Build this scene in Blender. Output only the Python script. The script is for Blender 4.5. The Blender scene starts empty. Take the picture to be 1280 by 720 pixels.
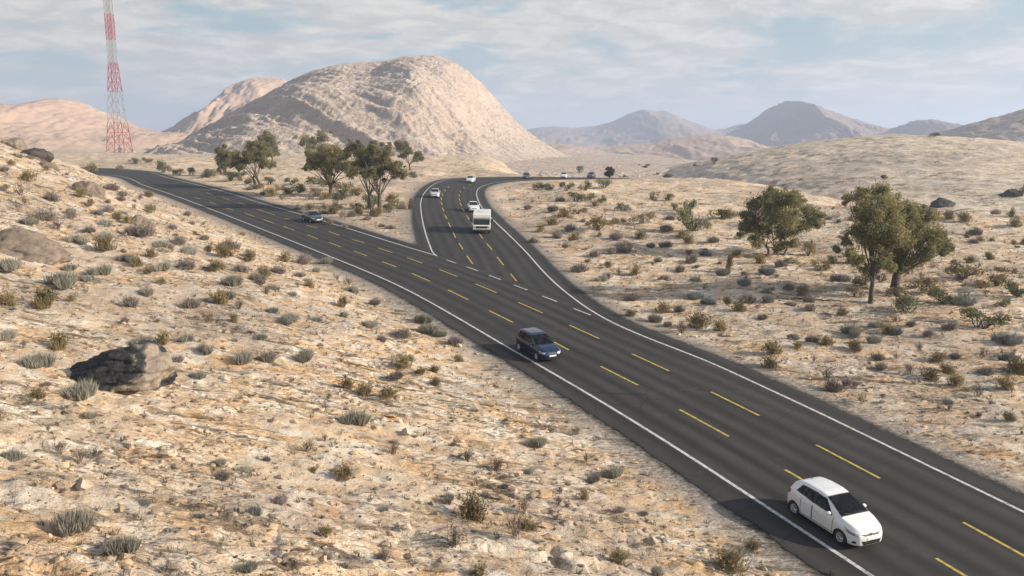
import bpy, bmesh, math, random
import numpy as np
from mathutils import Vector, Matrix

random.seed(7)
RNG = np.random.default_rng(11)
scene = bpy.context.scene
COL = scene.collection
R = math.radians

# ------------------------------------------------------------------ camera geometry
F_PX, HOR, CAMH = 1040.0, 180.0, 14.4
PITCH = math.atan((360 - HOR) / F_PX)
_c, _s = math.cos(PITCH), math.sin(PITCH)


def ray(px, py):
    """direction of the sight line through a point of the 1280x720 photograph"""
    u, v = (px - 640) / F_PX, -(py - 360) / F_PX
    return np.array([u, _c + v * _s, -_s + v * _c])


def smooth(a, b, x):
    t = np.clip((x - a) / (b - a), 0, 1)
    return t * t * (3 - 2 * t)


# ------------------------------------------------------------------ noise
def _hash(ix, iy, seed):
    h = (ix.astype(np.int64) * 374761393 + iy.astype(np.int64) * 668265263 + seed * 974634777) & 0xffffffff
    h = ((h ^ (h >> 13)) * 1274126177) & 0xffffffff
    return (h ^ (h >> 16)) & 0xffffffff


def pnoise(x, y, seed=0):
    x = np.asarray(x, float); y = np.asarray(y, float)
    x0 = np.floor(x); y0 = np.floor(y)
    fx, fy = x - x0, y - y0
    ux = fx * fx * fx * (fx * (fx * 6 - 15) + 10); uy = fy * fy * fy * (fy * (fy * 6 - 15) + 10)

    def g(dx, dy):
        a = _hash(x0 + dx, y0 + dy, seed) / 4294967296.0 * 2 * math.pi
        return np.cos(a) * (fx - dx) + np.sin(a) * (fy - dy)
    n0 = g(0, 0) + ux * (g(1, 0) - g(0, 0)); n1 = g(0, 1) + ux * (g(1, 1) - g(0, 1))
    return (n0 + uy * (n1 - n0)) * 1.5


def fbm(x, y, seed=0, octs=4, gain=0.5):
    r = 0; a = 1.0; f = 1.0
    for i in range(octs):
        r = r + a * pnoise(x * f + 17.3 * i, y * f - 9.1 * i, seed + i); a *= gain; f *= 2.03
    return r


def ridged(x, y, seed=0, octs=4):
    r = 0; a = 1.0; f = 1.0
    for i in range(octs):
        r = r + a * (1 - np.abs(pnoise(x * f + 5.7 * i, y * f + 3.1 * i, seed + i)) * 2); a *= 0.5; f *= 2.1
    return r


def pchip(xs, ys):
    """monotone cubic interpolant"""
    xs = np.array(xs, float); ys = np.array(ys, float)
    h = np.diff(xs); d = np.diff(ys) / h
    m = np.zeros(len(xs)); m[0] = d[0]; m[-1] = d[-1]
    for i in range(1, len(xs) - 1):
        if d[i - 1] * d[i] > 0:
            w1, w2 = 2 * h[i] + h[i - 1], h[i] + 2 * h[i - 1]
            m[i] = (w1 + w2) / (w1 / d[i - 1] + w2 / d[i])

    def f(x):
        x = np.clip(np.asarray(x, float), xs[0], xs[-1])
        i = np.clip(np.searchsorted(xs, x, side='right') - 1, 0, len(xs) - 2)
        t = (x - xs[i]) / h[i]
        return ((2 * t ** 3 - 3 * t ** 2 + 1) * ys[i] + (t ** 3 - 2 * t ** 2 + t) * h[i] * m[i]
                + (-2 * t ** 3 + 3 * t ** 2) * ys[i + 1] + (t ** 3 - t ** 2) * h[i] * m[i + 1])
    return f


# ------------------------------------------------------------------ ground without its small relief
A_, B_ = 0.037, -0.015


def base(x, y):
    x = np.asarray(x, float); y = np.asarray(y, float)
    ye = np.where(y < 150, y, 150 + 70 * np.tanh((y - 150) / 70))
    xe = 130 * np.tanh(x / 130)
    z = A_ * (ye - 20) + B_ * xe
    u = x / np.maximum(y, 1)
    wv = smooth(-0.045, 0.05, u)
    z = z - wv * (9 * smooth(203, 285, y) + 36 * smooth(240, 1300, y))
    z = z - 6 * smooth(45, 95, x) * smooth(122, 185, y)
    return z


def hit(px, py, H=base, t0=8, t1=6000):
    """where the sight line meets the surface H"""
    d = ray(px, py)
    t = t0 * (t1 / t0) ** np.linspace(0, 1, 2600)
    z = CAMH + d[2] * t
    below = z < H(d[0] * t, d[1] * t)
    i = int(np.argmax(below))
    if not below[i]:
        return None
    lo, hi = t[max(i - 1, 0)], t[i]
    tt = np.linspace(lo, hi, 60)
    b = (CAMH + d[2] * tt) < H(d[0] * tt, d[1] * tt)
    k = tt[int(np.argmax(b))]
    return np.array([d[0] * k, d[1] * k, CAMH + d[2] * k])


def curve(pixels, pre=(), post=(), step=0.8, lead=0.0):
    """a smooth line on the ground through points of the photograph, extended by ground points"""
    P = [np.array(q, float) for q in pre] + [hit(*q)[:2] for q in pixels] + [np.array(q, float) for q in post]
    P = np.array(P)
    E = np.vstack([2 * P[0] - P[1], P, 2 * P[-1] - P[-2]])
    out = []
    for i in range(1, len(E) - 2):
        p0, p1, p2, p3 = E[i - 1], E[i], E[i + 1], E[i + 2]
        d1 = max(np.linalg.norm(p1 - p0), 1e-6) ** .5; d2 = max(np.linalg.norm(p2 - p1), 1e-6) ** .5; d3 = max(np.linalg.norm(p3 - p2), 1e-6) ** .5
        m1 = (p1 - p0) / d1 - (p2 - p0) / (d1 + d2) + (p2 - p1) / d2
        m2 = (p2 - p1) / d2 - (p3 - p1) / (d2 + d3) + (p3 - p2) / d3
        t = np.linspace(0, 1, 24, endpoint=False)[:, None]
        out.append((2 * t ** 3 - 3 * t ** 2 + 1) * p1 + (t ** 3 - 2 * t ** 2 + t) * d2 * m1 + (-2 * t ** 3 + 3 * t ** 2) * p2 + (t ** 3 - t ** 2) * d2 * m2)
    out.append(P[-1:])
    C = np.vstack(out)
    if lead:
        d = C[0] - C[12]; d /= np.linalg.norm(d)
        n_ = np.array([d[1], -d[0]])
        C = np.vstack([C[0] + d * q + n_ * 0.004 * q * q for q in np.linspace(lead, 2, 10)] + [C])
    return resample(C, step)


def resample(C, step=None, n=None):
    s = np.concatenate([[0], np.cumsum(np.linalg.norm(np.diff(C, axis=0), axis=1))])
    k = n or max(2, int(s[-1] / step) + 1)
    q = np.linspace(0, s[-1], k)
    return np.stack([np.interp(q, s, C[:, 0]), np.interp(q, s, C[:, 1])], 1)


def smooth_line(C, n=6):
    C = C.copy()
    for _ in range(n):
        C[1:-1] = (C[:-2] + 2 * C[1:-1] + C[2:]) / 4
    return C


# road lines, all running away from the camera
far_left = [(-150, 232), (-215, 262), (-300, 290)]
LINE_L = smooth_line(curve([(1090, 720), (983, 650), (876.8, 580), (760, 507), (645, 440), (500, 357.9), (400, 315.5), (320, 283.6), (222.5, 246), (182, 232.5), (140, 219)],
               post=[(-118, 203), (-155, 228), (-216, 257), (-300, 284)], lead=22.0), 10)
EDGE_L = None
LINE_M = smooth_line(curve([(545.8, 319.6), (500, 306), (413.8, 279), (320, 252), (291.6, 243.0), (263, 235.2), (215, 223.5), (160, 212.3)], post=[(-152, 238), (-213, 266), (-300, 294)]), 6)
LINE_R = smooth_line(curve([(1280, 640), (1156, 580), (1020, 514), (946.8, 480), (882.8, 450.7), (821.9, 427.3), (791.4, 415), (761, 401), (730.5, 382.7), (700, 359.3),
                (679.8, 340), (658.4, 315.8), (638.1, 295.5), (613.8, 272.1), (601.6, 257.9), (596.5, 246.7), (595.9, 239.6), (599.5, 234.5), (607.7, 230.9), (621.9, 228), (650, 225.3), (700, 223.8)],
               post=[(27, 206), (36, 228), (41, 262), (45, 320)], lead=22.0), 6)
LINE_B = smooth_line(curve([(546.3, 320.2), (541.6, 316.8), (537.6, 307.7), (532.5, 293.4), (528.4, 277.2), (526, 260.9), (525.8, 253.8), (528.4, 244.7), (533.5, 237.6), (540.6, 231.5), (548.8, 227.4), (562, 223.9), (590, 222.2)],
               post=[(5, 207), (20, 215), (28, 235), (32, 266), (36, 322)]), 3)


def offset(C, d):
    T = np.gradient(C, axis=0); T /= np.linalg.norm(T, axis=1)[:, None]
    return C + np.stack([T[:, 1], -T[:, 0]], 1) * d      # +d to the right of travel


EDGE_L = smooth_line(offset(LINE_L, -1.45), 12)
EDGE_R = smooth_line(offset(LINE_R, 1.35), 12)
EDGE_M = smooth_line(offset(LINE_M, 1.3), 6)
EDGE_B = smooth_line(offset(LINE_B, -1.3), 12)
# the gore: where the two inner edges cross
_D = np.linalg.norm(EDGE_M[:, None] - EDGE_B[None], axis=2)
_im, _ib = np.unravel_index(np.argmin(np.where((EDGE_M[:, None, 1] > 70) & (EDGE_M[:, None, 1] < 110), _D, 99)), _D.shape)
GORE = (EDGE_M[_im] + EDGE_B[_ib]) / 2
EDGE_M = np.vstack([GORE[None], EDGE_M[_im + 2:]])
EDGE_B = np.vstack([GORE[None], EDGE_B[_ib + 2:]])

ASPHALT_A = np.vstack([EDGE_L, EDGE_M[::-1], [LINE_R[np.argmin(np.abs(LINE_R[:, 1] - 57))]], EDGE_R[EDGE_R[:, 1] < 57][::-1]])
ASPHALT_B = np.vstack([EDGE_B, EDGE_R[EDGE_R[:, 1] > 40][::-1]])
ASPHALT_C = np.vstack([[GORE + (-2.5, 2.2)], [GORE], [GORE], EDGE_R[(EDGE_R[:, 1] > 40) & (EDGE_R[:, 1] < 80)][::-1], EDGE_L[(EDGE_L[:, 1] > 50) & (EDGE_L[:, 1] < 78)]])


def in_poly(P, x, y):
    r = np.zeros(x.shape, bool)
    x1, y1 = P[-1]
    for x2, y2 in P:
        if y1 != y2:
            c = ((y2 > y) != (y1 > y)) & (x < (x1 - x2) * (y - y2) / (y1 - y2) + x2)
            r ^= c
        x1, y1 = x2, y2
    return r


def line_dist(C, x, y):
    """distance to the line and its side (+ = left of travel)"""
    best = np.full(x.shape, 1e9); side = np.zeros(x.shape)
    for i in range(len(C) - 1):
        ax, ay = C[i]; bx, by = C[i + 1]
        dx, dy = bx - ax, by - ay
        t = np.clip(((x - ax) * dx + (y - ay) * dy) / (dx * dx + dy * dy), 0, 1)
        d = np.hypot(x - ax - t * dx, y - ay - t * dy)
        m = d < best
        best = np.where(m, d, best)
        side = np.where(m, np.sign(dx * (y - ay) - dy * (x - ax)), side)
    return best, side


_GX = np.arange(-260, 200.1, 0.8); _GY = np.arange(-25, 300.1, 0.8)
_gx, _gy = np.meshgrid(_GX, _GY)
_dl, _sl = line_dist(EDGE_L[::3], _gx, _gy)
SD_LEFT = _dl * _sl                                            # + on the hillside
_dr, _ = line_dist(EDGE_R[::2], _gx, _gy)
_dm, _ = line_dist(EDGE_M[::2], _gx, _gy)
_db, _ = line_dist(EDGE_B[::2], _gx, _gy)
_ins = in_poly(ASPHALT_A[::2], _gx, _gy) | in_poly(ASPHALT_B, _gx, _gy) | in_poly(ASPHALT_C, _gx, _gy)
SD_ROAD = np.where(_ins, -1, 1) * np.minimum(np.minimum(_dl, _dr), np.minimum(_dm, _db))


def _bil(G, x, y):
    i = np.clip((np.asarray(x, float) - _GX[0]) / 0.8, 0, len(_GX) - 1.001); j = np.clip((np.asarray(y, float) - _GY[0]) / 0.8, 0, len(_GY) - 1.001)
    i0 = i.astype(int); j0 = j.astype(int); a = i - i0; b = j - j0
    return (G[j0, i0] * (1 - a) + G[j0, i0 + 1] * a) * (1 - b) + (G[j0 + 1, i0] * (1 - a) + G[j0 + 1, i0 + 1] * a) * b


def road_dist(x, y):
    d = _bil(SD_ROAD, x, y)
    far = np.maximum(np.maximum(_GX[0] - x, x - _GX[-1]), np.maximum(_GY[0] - y, y - _GY[-1]))
    return np.where(far > 0, 40.0, d)


STR = np.array([0.96, -0.27])                                  # the strike of the rock beds


def strike(x, y):
    return x * STR[0] + y * STR[1], -x * STR[1] + y * STR[0]


def ground(x, y, fine=True):
    x = np.asarray(x, float); y = np.asarray(y, float)
    z = base(x, y)
    d = road_dist(x, y)
    dl = _bil(SD_LEFT, x, y)
    e = np.maximum(dl - 1.5, 0)
    k = 0.235 + 0.215 * smooth(35, 120, y)
    rise = k * (np.sqrt(e * e + 9) - 3)
    rise = np.where(rise > 9, 9 + 5 * np.tanh((rise - 9) / 5), rise)
    left = smooth(0, 3, dl)
    z = z + rise * left
    d0 = np.maximum(d, 0)
    w = smooth(0.8, 9, d0)
    z = z + w * (0.55 * pnoise(x / 26, y / 26, 3) + 0.35 * pnoise(x / 11, y / 11, 4))
    a, b = strike(x, y)
    far = 1 + 1.2 * smooth(90, 260, y)
    led = fbm(a / (7.0), b / (2.2), 21, 3)
    z = z + w * far * (0.20 * led + 0.16 * np.abs(pnoise(a / 3.1, b / 0.9, 25)))
    # broken ledges: steps along the beds
    q = pnoise(a / 9.0, b / 2.8, 31) + 0.35 * pnoise(a / 1.7, b / 0.8, 32)
    z = z + w * 0.24 * smooth(0.05, 0.13, q) * smooth(-0.1, 0.4, pnoise(x / 14, y / 14, 33))
    if fine:
        w2 = smooth(0.3, 2.5, d0)
        z = z + w2 * (0.085 * fbm(a / 0.9, b / 0.45, 41, 3) + 0.025 * pnoise(x / .21, y / .21, 45))
    z = np.where(d < 0.0, base(x, y) - 0.014 - 0.05 * smooth(0.0, 0.4, -d), z - 0.014)
    return z


# ------------------------------------------------------------------ hills: crest line, front and back slopes
class Hill:
    def __init__(self, name, D, sil, Ef, Eb, zb, amp, scale, pf=1.6, gully=0.0, gs=40.0, seed=0, skew=0.0, n=(240, 130), rnd=0.0, narrow=0.25, ew=0.06):
        self.round, self.narrow, self.ew = rnd, narrow, ew
        self.name, self.D, self.Ef, self.Eb, self.zb, self.amp, self.sc, self.pf = name, D, Ef, Eb, zb, amp, scale, pf
        self.gully, self.gs, self.seed, self.skew, self.n = gully, gs, seed, skew, n
        X, Z = [], []
        for px, py in sil:
            d = ray(px, py); t = (D + 0.0) / d[1]
            X.append(d[0] * t); Z.append(CAMH + d[2] * t)
        self.x0, self.x1 = X[0], X[-1]
        self.zc = pchip(X, Z)

    def __call__(self, x, y):
        x = np.asarray(x, float); y = np.asarray(y, float)
        xc = (self.x0 + self.x1) / 2
        c = self.zc(xc + (x - xc) * (1 + self.narrow * np.clip(self.D - y, 0, None) / self.Ef))
        wob = pnoise(x / (self.Ef * 0.6), 0 * x + 3.3, self.seed + 5) * 0.18
        uu = np.clip((2 * x - self.x0 - self.x1) / (self.x1 - self.x0), -1, 1)
        ell = (1 - self.round) + self.round * np.sqrt(np.maximum(1 - uu * uu, 0))
        w = np.where(y < self.D, (self.D - y) / (self.Ef * ell * (1 + wob)), (y - self.D) / (self.Eb * ell))
        w = np.clip(w, 0, 1.15)
        g = np.where(w < 1, (1 - np.minimum(w, 1) ** 1.7) ** self.pf, -(w - 1) * 0.4)
        edge = smooth(self.x0, self.x0 + self.ew * (self.x1 - self.x0), x) * smooth(self.x1, self.x1 - self.ew * (self.x1 - self.x0), x)
        hh = np.maximum(c - self.zb, 0)
        z = self.zb - 13 * (1 - edge) - 12 * smooth(0.97, 1.13, w) + hh * g
        m = smooth(0.0, 0.25, g) * np.minimum(hh / (0.35 * max(hh.max(), 1)), 1)
        rough = fbm(x / self.sc, y / self.sc, self.seed, 5, 0.52)
        z = z + self.amp * rough * (0.25 + 0.75 * m)
        if self.name == 'mountain':
            t = np.clip((self.D - y) / self.Ef, 0, 1)
            for x_at, sl, wd_, dp in ((-132, 75, 24, 4.5), (-40, 70, 13, 3.0), (-85, 75, 11, 2.2)):
                q = (x - x_at - sl * t - 5 * pnoise(y / 70, x / 200, 77)) / wd_
                z = z - dp * np.exp(-q * q) * smooth(0.02, 0.2, t) * smooth(1.0, 0.75, t) * m + dp * .25 * np.exp(-(q + 2.0) ** 2) * smooth(0.02, 0.2, t) * smooth(1.0, .75, t) * m
            fine_ = smooth(-180, 20, x - 80 * t)
            z = z + (0.6 + 1.2 * fine_) * (np.abs(fbm(x / 8, y / 16, 61, 4, 0.6)) - .35) * m
        if self.gully:
            gx = x / self.gs + 0.35 * pnoise(x / 90, y / 90, self.seed + 9) + self.skew * y / self.gs
            gl = ridged(gx, y / (self.gs * 4.5), self.seed + 20, 4) - 1.75
            z = z + self.amp * 0.7 * fbm(x / 7.0, y / 9.0, self.seed + 40, 3, 0.6) * m
            z = z + self.gully * gl * m * smooth(0.02, 0.45, w)
        return z


HILLS = [
    Hill('mountain', 800, [(176, 206), (205, 190), (240, 169), (290, 141), (340, 116), (390, 94), (440, 81), (490, 77), (515, 73), (545, 72), (570, 80), (600, 102), (630, 136), (655, 160), (685, 181), (715, 196), (750, 207), (790, 215), (850, 226)],
         440, 320, 3, 0.6, 9, 1.25, 4.5, 44, 100, 0.8, (680, 430), 0.35, 1.0),
    Hill('right_hill', 330, [(690, 250), (770, 236), (820, 228), (850, 221), (870, 213), (900, 203), (940, 193), (980, 184), (1030, 176), (1080, 171), (1120, 169), (1180, 171), (1230, 175), (1280, 181), (1350, 190), (1500, 210)],
         190, 170, -1.5, 0.26, 6, 1.2, 0.25, 12, 200, 0.8, (470, 360), 0.2, 0.25, 0.05),
    Hill('left_hill', 1000, [(-190, 170), (-60, 156), (0, 149), (30, 138), (55, 129), (75, 127), (95, 131), (120, 144), (160, 157), (200, 167), (240, 170), (300, 190)],
         420, 300, 6, 3.0, 70, 1.2, 4.0, 60, 300, 0.3, (220, 140), 0.4, 0.9),
    Hill('rear_hill', 1500, [(190, 174), (215, 162), (250, 144), (280, 124), (305, 105), (330, 97), (350, 99), (380, 117), (430, 150), (480, 190)],
         420, 300, 0, 3.0, 80, 1.2, 7.0, 60, 400, 0.3, (220, 120), 0, 0.6),
    Hill('shaded_ridge', 1150, [(120, 186), (150, 176), (170, 169), (200, 167), (240, 166), (290, 166), (350, 172), (420, 186)], 160, 260, 4, 1.0, 40, 1.1, 1.5, 40, 450, 0.2, (160, 90), 0, 0.1),
    Hill('shoulder_hill', 700, [(1130, 186), (1170, 176), (1200, 166), (1240, 152), (1280, 140), (1330, 128), (1390, 128), (1500, 150), (1640, 190)],
         320, 250, -12, 0.9, 20, 1.1, 1.0, 30, 500, 0.2, (260, 140), 0, 0.0),
    Hill('far_range', 3200, [(600, 196), (645, 172), (660, 163), (695, 159), (730, 160), (765, 152), (790, 141), (803, 137.5), (815, 138), (828, 138.5), (845, 146), (870, 156), (890, 163), (905, 162), (925, 157), (950, 162), (1000, 168), (1100, 196)],
         800, 700, -40, 5, 170, 1.2, 12.0, 150, 600, 0.2, (260, 90), 0, 0.05),
    Hill('far_peak', 2300, [(860, 192), (890, 178), (920, 163), (945, 149), (968, 134), (980, 129), (988, 126), (997, 128.5), (1010, 134), (1030, 140), (1060, 151), (1090, 158), (1125, 168), (1180, 185)],
         650, 500, -36, 3.5, 120, 1.2, 12.0, 120, 700, 0.2, (260, 110), 0, 0.05),
    Hill('far_knoll', 1900, [(1070, 196), (1100, 176), (1130, 158), (1150, 151), (1163, 150), (1180, 155), (1210, 166), (1250, 178), (1330, 196)],
         450, 400, -34, 4, 90, 1.2, 5.0, 70, 800, 0.2, (160, 80)),
    Hill('low_ridge', 1450, [(640, 206), (665, 184), (700, 180), (740, 184), (800, 180), (840, 173), (875, 168), (915, 172), (955, 184), (1010, 186), (1060, 176), (1110, 168), (1170, 172), (1260, 190), (1330, 205)],
         420, 300, -34, 2.0, 70, 1.2, 5.0, 90, 900, 0.2, (320, 110), 0, 0.1),
]


def surface(x, y):
    z = ground(x, y)
    for h in HILLS[:3]:
        m = (np.asarray(y) > h.D - h.Ef * 1.25) & (np.asarray(x) > h.x0) & (np.asarray(x) < h.x1) & (np.asarray(y) < h.D + h.Eb)
        if np.any(m):
            z = np.where(m, np.maximum(z, h(x, y)), z)
    return z


def spot(px, py):
    p = hit(px, py, surface)
    return p


def zat(x, y):
    return float(surface(np.array([x]), np.array([y]))[0])


# ------------------------------------------------------------------ object helpers
def link(o, parent=None):
    COL.objects.link(o)
    if parent is not None:
        o.parent = parent
    return o


def mesh(name, V, Fs, mat, parent=None, smooth_=True, uv=None):
    me = bpy.data.meshes.new(name)
    if isinstance(V, np.ndarray) and isinstance(Fs, np.ndarray):
        n, k = Fs.shape
        me.vertices.add(len(V)); me.vertices.foreach_set('co', V.astype(np.float32).ravel())
        me.loops.add(n * k); me.loops.foreach_set('vertex_index', Fs.astype(np.int32).ravel())
        me.polygons.add(n); me.polygons.foreach_set('loop_start', np.arange(0, n * k, k, dtype=np.int32))
        me.update(calc_edges=True)
    else:
        me.from_pydata([tuple(v) for v in V], [], [tuple(f) for f in Fs])
    if smooth_ is not None:
        me.polygons.foreach_set('use_smooth', np.full(len(me.polygons), bool(smooth_)))
    if uv is not None:
        l = me.uv_layers.new(name='UVMap')
        idx = np.zeros(len(me.loops), np.int32); me.loops.foreach_get('vertex_index', idx)
        l.data.foreach_set('uv', np.asarray(uv, np.float32)[idx].ravel())
    for m in (mat if isinstance(mat, (list, tuple)) else [mat]):
        me.materials.append(m)
    return link(bpy.data.objects.new(name, me), parent)


def tag(o, label=None, cat=None, group=None, kind=None):
    if label: o['label'] = label
    if cat: o['category'] = cat
    if group: o['group'] = group
    if kind: o['kind'] = kind
    return o


def empty(name, loc, rz=0.0):
    o = bpy.data.objects.new(name, None)
    o.location = loc; o.rotation_euler = (0, 0, rz); o.empty_display_size = 0.3
    return link(o)


def grid_faces(ny, nx):
    i = np.arange(ny - 1)[:, None] * nx + np.arange(nx - 1)[None]
    return np.stack([i, i + 1, i + nx + 1, i + nx], -1).reshape(-1, 4)


class MB:
    """collects simple pieces into one mesh"""
    def __init__(self): self.v, self.f = [], []

    def add(self, V, Fs):
        o = len(self.v); self.v += [tuple(map(float, p)) for p in V]; self.f += [tuple(int(i) + o for i in q) for q in Fs]; return self

    def box(self, c, s, rz=0.0):
        cx, cy, cz = c; hx, hy, hz = s[0] / 2, s[1] / 2, s[2] / 2; P = []
        for dz in (-hz, hz):
            for dx, dy in ((-hx, -hy), (hx, -hy), (hx, hy), (-hx, hy)):
                P.append((cx + dx * math.cos(rz) - dy * math.sin(rz), cy + dx * math.sin(rz) + dy * math.cos(rz), cz + dz))
        return self.add(P, [(3, 2, 1, 0), (4, 5, 6, 7), (0, 1, 5, 4), (1, 2, 6, 5), (2, 3, 7, 6), (3, 0, 4, 7)])

    def tube(self, p, q, r0, r1=None, n=6, cap=True):
        r1 = r0 if r1 is None else r1
        p, q = Vector(p), Vector(q); d = (q - p)
        if d.length < 1e-6: return self
        d.normalize(); a = d.orthogonal().normalized(); b = d.cross(a)
        P = [p + (a * math.cos(2 * math.pi * i / n) + b * math.sin(2 * math.pi * i / n)) * r0 for i in range(n)] + \
            [q + (a * math.cos(2 * math.pi * i / n) + b * math.sin(2 * math.pi * i / n)) * r1 for i in range(n)]
        Fs = [(i, (i + 1) % n, n + (i + 1) % n, n + i) for i in range(n)]
        if cap: Fs += [tuple(range(n - 1, -1, -1)), tuple(range(n, 2 * n))]
        return self.add(P, Fs)

    def lathe(self, prof, n=32, axis='y', c=(0, 0, 0)):
        """prof: (offset along the axis, radius)"""
        P = []
        for o, r in prof:
            for i in range(n):
                t = 2 * math.pi * i / n
                P.append((c[0] + r * math.cos(t), c[1] + o, c[2] + r * math.sin(t)) if axis == 'y' else (c[0] + r * math.cos(t), c[1] + r * math.sin(t), c[2] + o))
        Fs = [(k * n + i, k * n + (i + 1) % n, (k + 1) * n + (i + 1) % n, (k + 1) * n + i) for k in range(len(prof) - 1) for i in range(n)]
        return self.add(P, Fs)

    def build(self, name, mat, parent=None, smooth_=False, bevel=0.0):
        o = mesh(name, self.v, self.f, mat, parent, smooth_)
        if bevel:
            b = o.modifiers.new('edge', 'BEVEL'); b.width = bevel; b.segments = 2; b.limit_method = 'ANGLE'
        return o

HAZE = 3.0e-4
SUN_E, SKY_S, EXPO = 5.0, 0.12, 0.66
CLEAR = (1.75, 2.45, 2.65)
LOW = (3.05, 3.1, 2.95)
CLOUD_D, CLOUD_L = (3.2, 3.12, 2.88), (4.6, 4.3, 3.85)


# ------------------------------------------------------------------ materials
class NT:
    def __init__(self, name):
        self.m = bpy.data.materials.new(name); self.m.use_nodes = True
        self.t = self.m.node_tree; self.n = self.t.nodes; self.l = self.t.links
        self.b = self.n['Principled BSDF']; self.out = self.n['Material Output']

    def node(self, kind, **kw):
        x = self.n.new(kind)
        for k, v in kw.items():
            if k in x.inputs.keys(): x.inputs[k].default_value = v
            else: setattr(x, k, v)
        return x

    def link(self, a, b): self.l.new(a, b); return self

    def coord(self, kind='Object', scale=(1, 1, 1), rot=(0, 0, 0)):
        tc = self.node('ShaderNodeTexCoord'); mp = self.node('ShaderNodeMapping')
        mp.inputs['Scale'].default_value = scale
        mp.inputs['Rotation'].default_value = rot
        self.link(tc.outputs[kind], mp.inputs['Vector']); return mp.outputs['Vector']

    def noise(self, vec, scale, detail=4, rough=0.55, dist=0.0):
        x = self.node('ShaderNodeTexNoise'); x.inputs['Scale'].default_value = scale; x.inputs['Detail'].default_value = detail
        x.inputs['Roughness'].default_value = rough; x.inputs['Distortion'].default_value = dist
        if vec is not None: self.link(vec, x.inputs['Vector'])
        return x.outputs['Fac']

    def ramp(self, fac, stops, interp='LINEAR'):
        r = self.node('ShaderNodeValToRGB'); cr = r.color_ramp; cr.interpolation = interp
        while len(cr.elements) < len(stops): cr.elements.new(0.5)
        for e, (p, c) in zip(cr.elements, stops):
            e.position = p; e.color = (c, c, c, 1) if not isinstance(c, (tuple, list)) else (*c[:3], 1)
        self.link(fac, r.inputs['Fac']); return r.outputs['Color']

    def mix(self, fac, a, b, mode='MIX'):
        x = self.node('ShaderNodeMix', data_type='RGBA', blend_type=mode)
        for s, v in ((x.inputs[0], fac), (x.inputs[6], a), (x.inputs[7], b)):
            if isinstance(v, (int, float)): s.default_value = v
            elif isinstance(v, (tuple, list)): s.default_value = (*v[:3], 1)
            else: self.link(v, s)
        return x.outputs[2]

    def math(self, op, a, b=0.0):
        x = self.node('ShaderNodeMath', operation=op)
        for s, v in ((x.inputs[0], a), (x.inputs[1], b)):
            if isinstance(v, (int, float)): s.default_value = v
            else: self.link(v, s)
        return x.outputs[0]

    def bump(self, h, strength=0.5, dist=0.1, prev=None):
        x = self.node('ShaderNodeBump'); x.inputs['Strength'].default_value = strength; x.inputs['Distance'].default_value = dist
        self.link(h, x.inputs['Height'])
        if prev is not None: self.link(prev, x.inputs['Normal'])
        return x.outputs['Normal']

    def set(self, **kw):
        for k, v in kw.items():
            s = self.b.inputs[k.replace('_', ' ')]
            if isinstance(v, (int, float)): s.default_value = v
            elif isinstance(v, (tuple, list)): s.default_value = (*v, 1) if len(v) == 3 and s.type == 'RGBA' else v
            else: self.link(v, s)
        return self.m


def plain(name, col, rough=0.5, metal=0.0, coat=0.0, spec=0.5, vary=0.06, vs=8.0):
    t = NT(name)
    n = t.noise(t.coord(), vs, 3)
    c = t.mix(t.ramp(n, [(0.3, 0.0), (0.7, 1.0)]), tuple(max(0, k * (1 - vary)) for k in col), tuple(min(1, k * (1 + vary)) for k in col))
    m = t.set(Base_Color=c, Roughness=rough, Metallic=metal, Specular_IOR_Level=spec)
    if coat:
        t.b.inputs['Coat Weight'].default_value = coat; t.b.inputs['Coat Roughness'].default_value = 0.06
    return m


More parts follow.
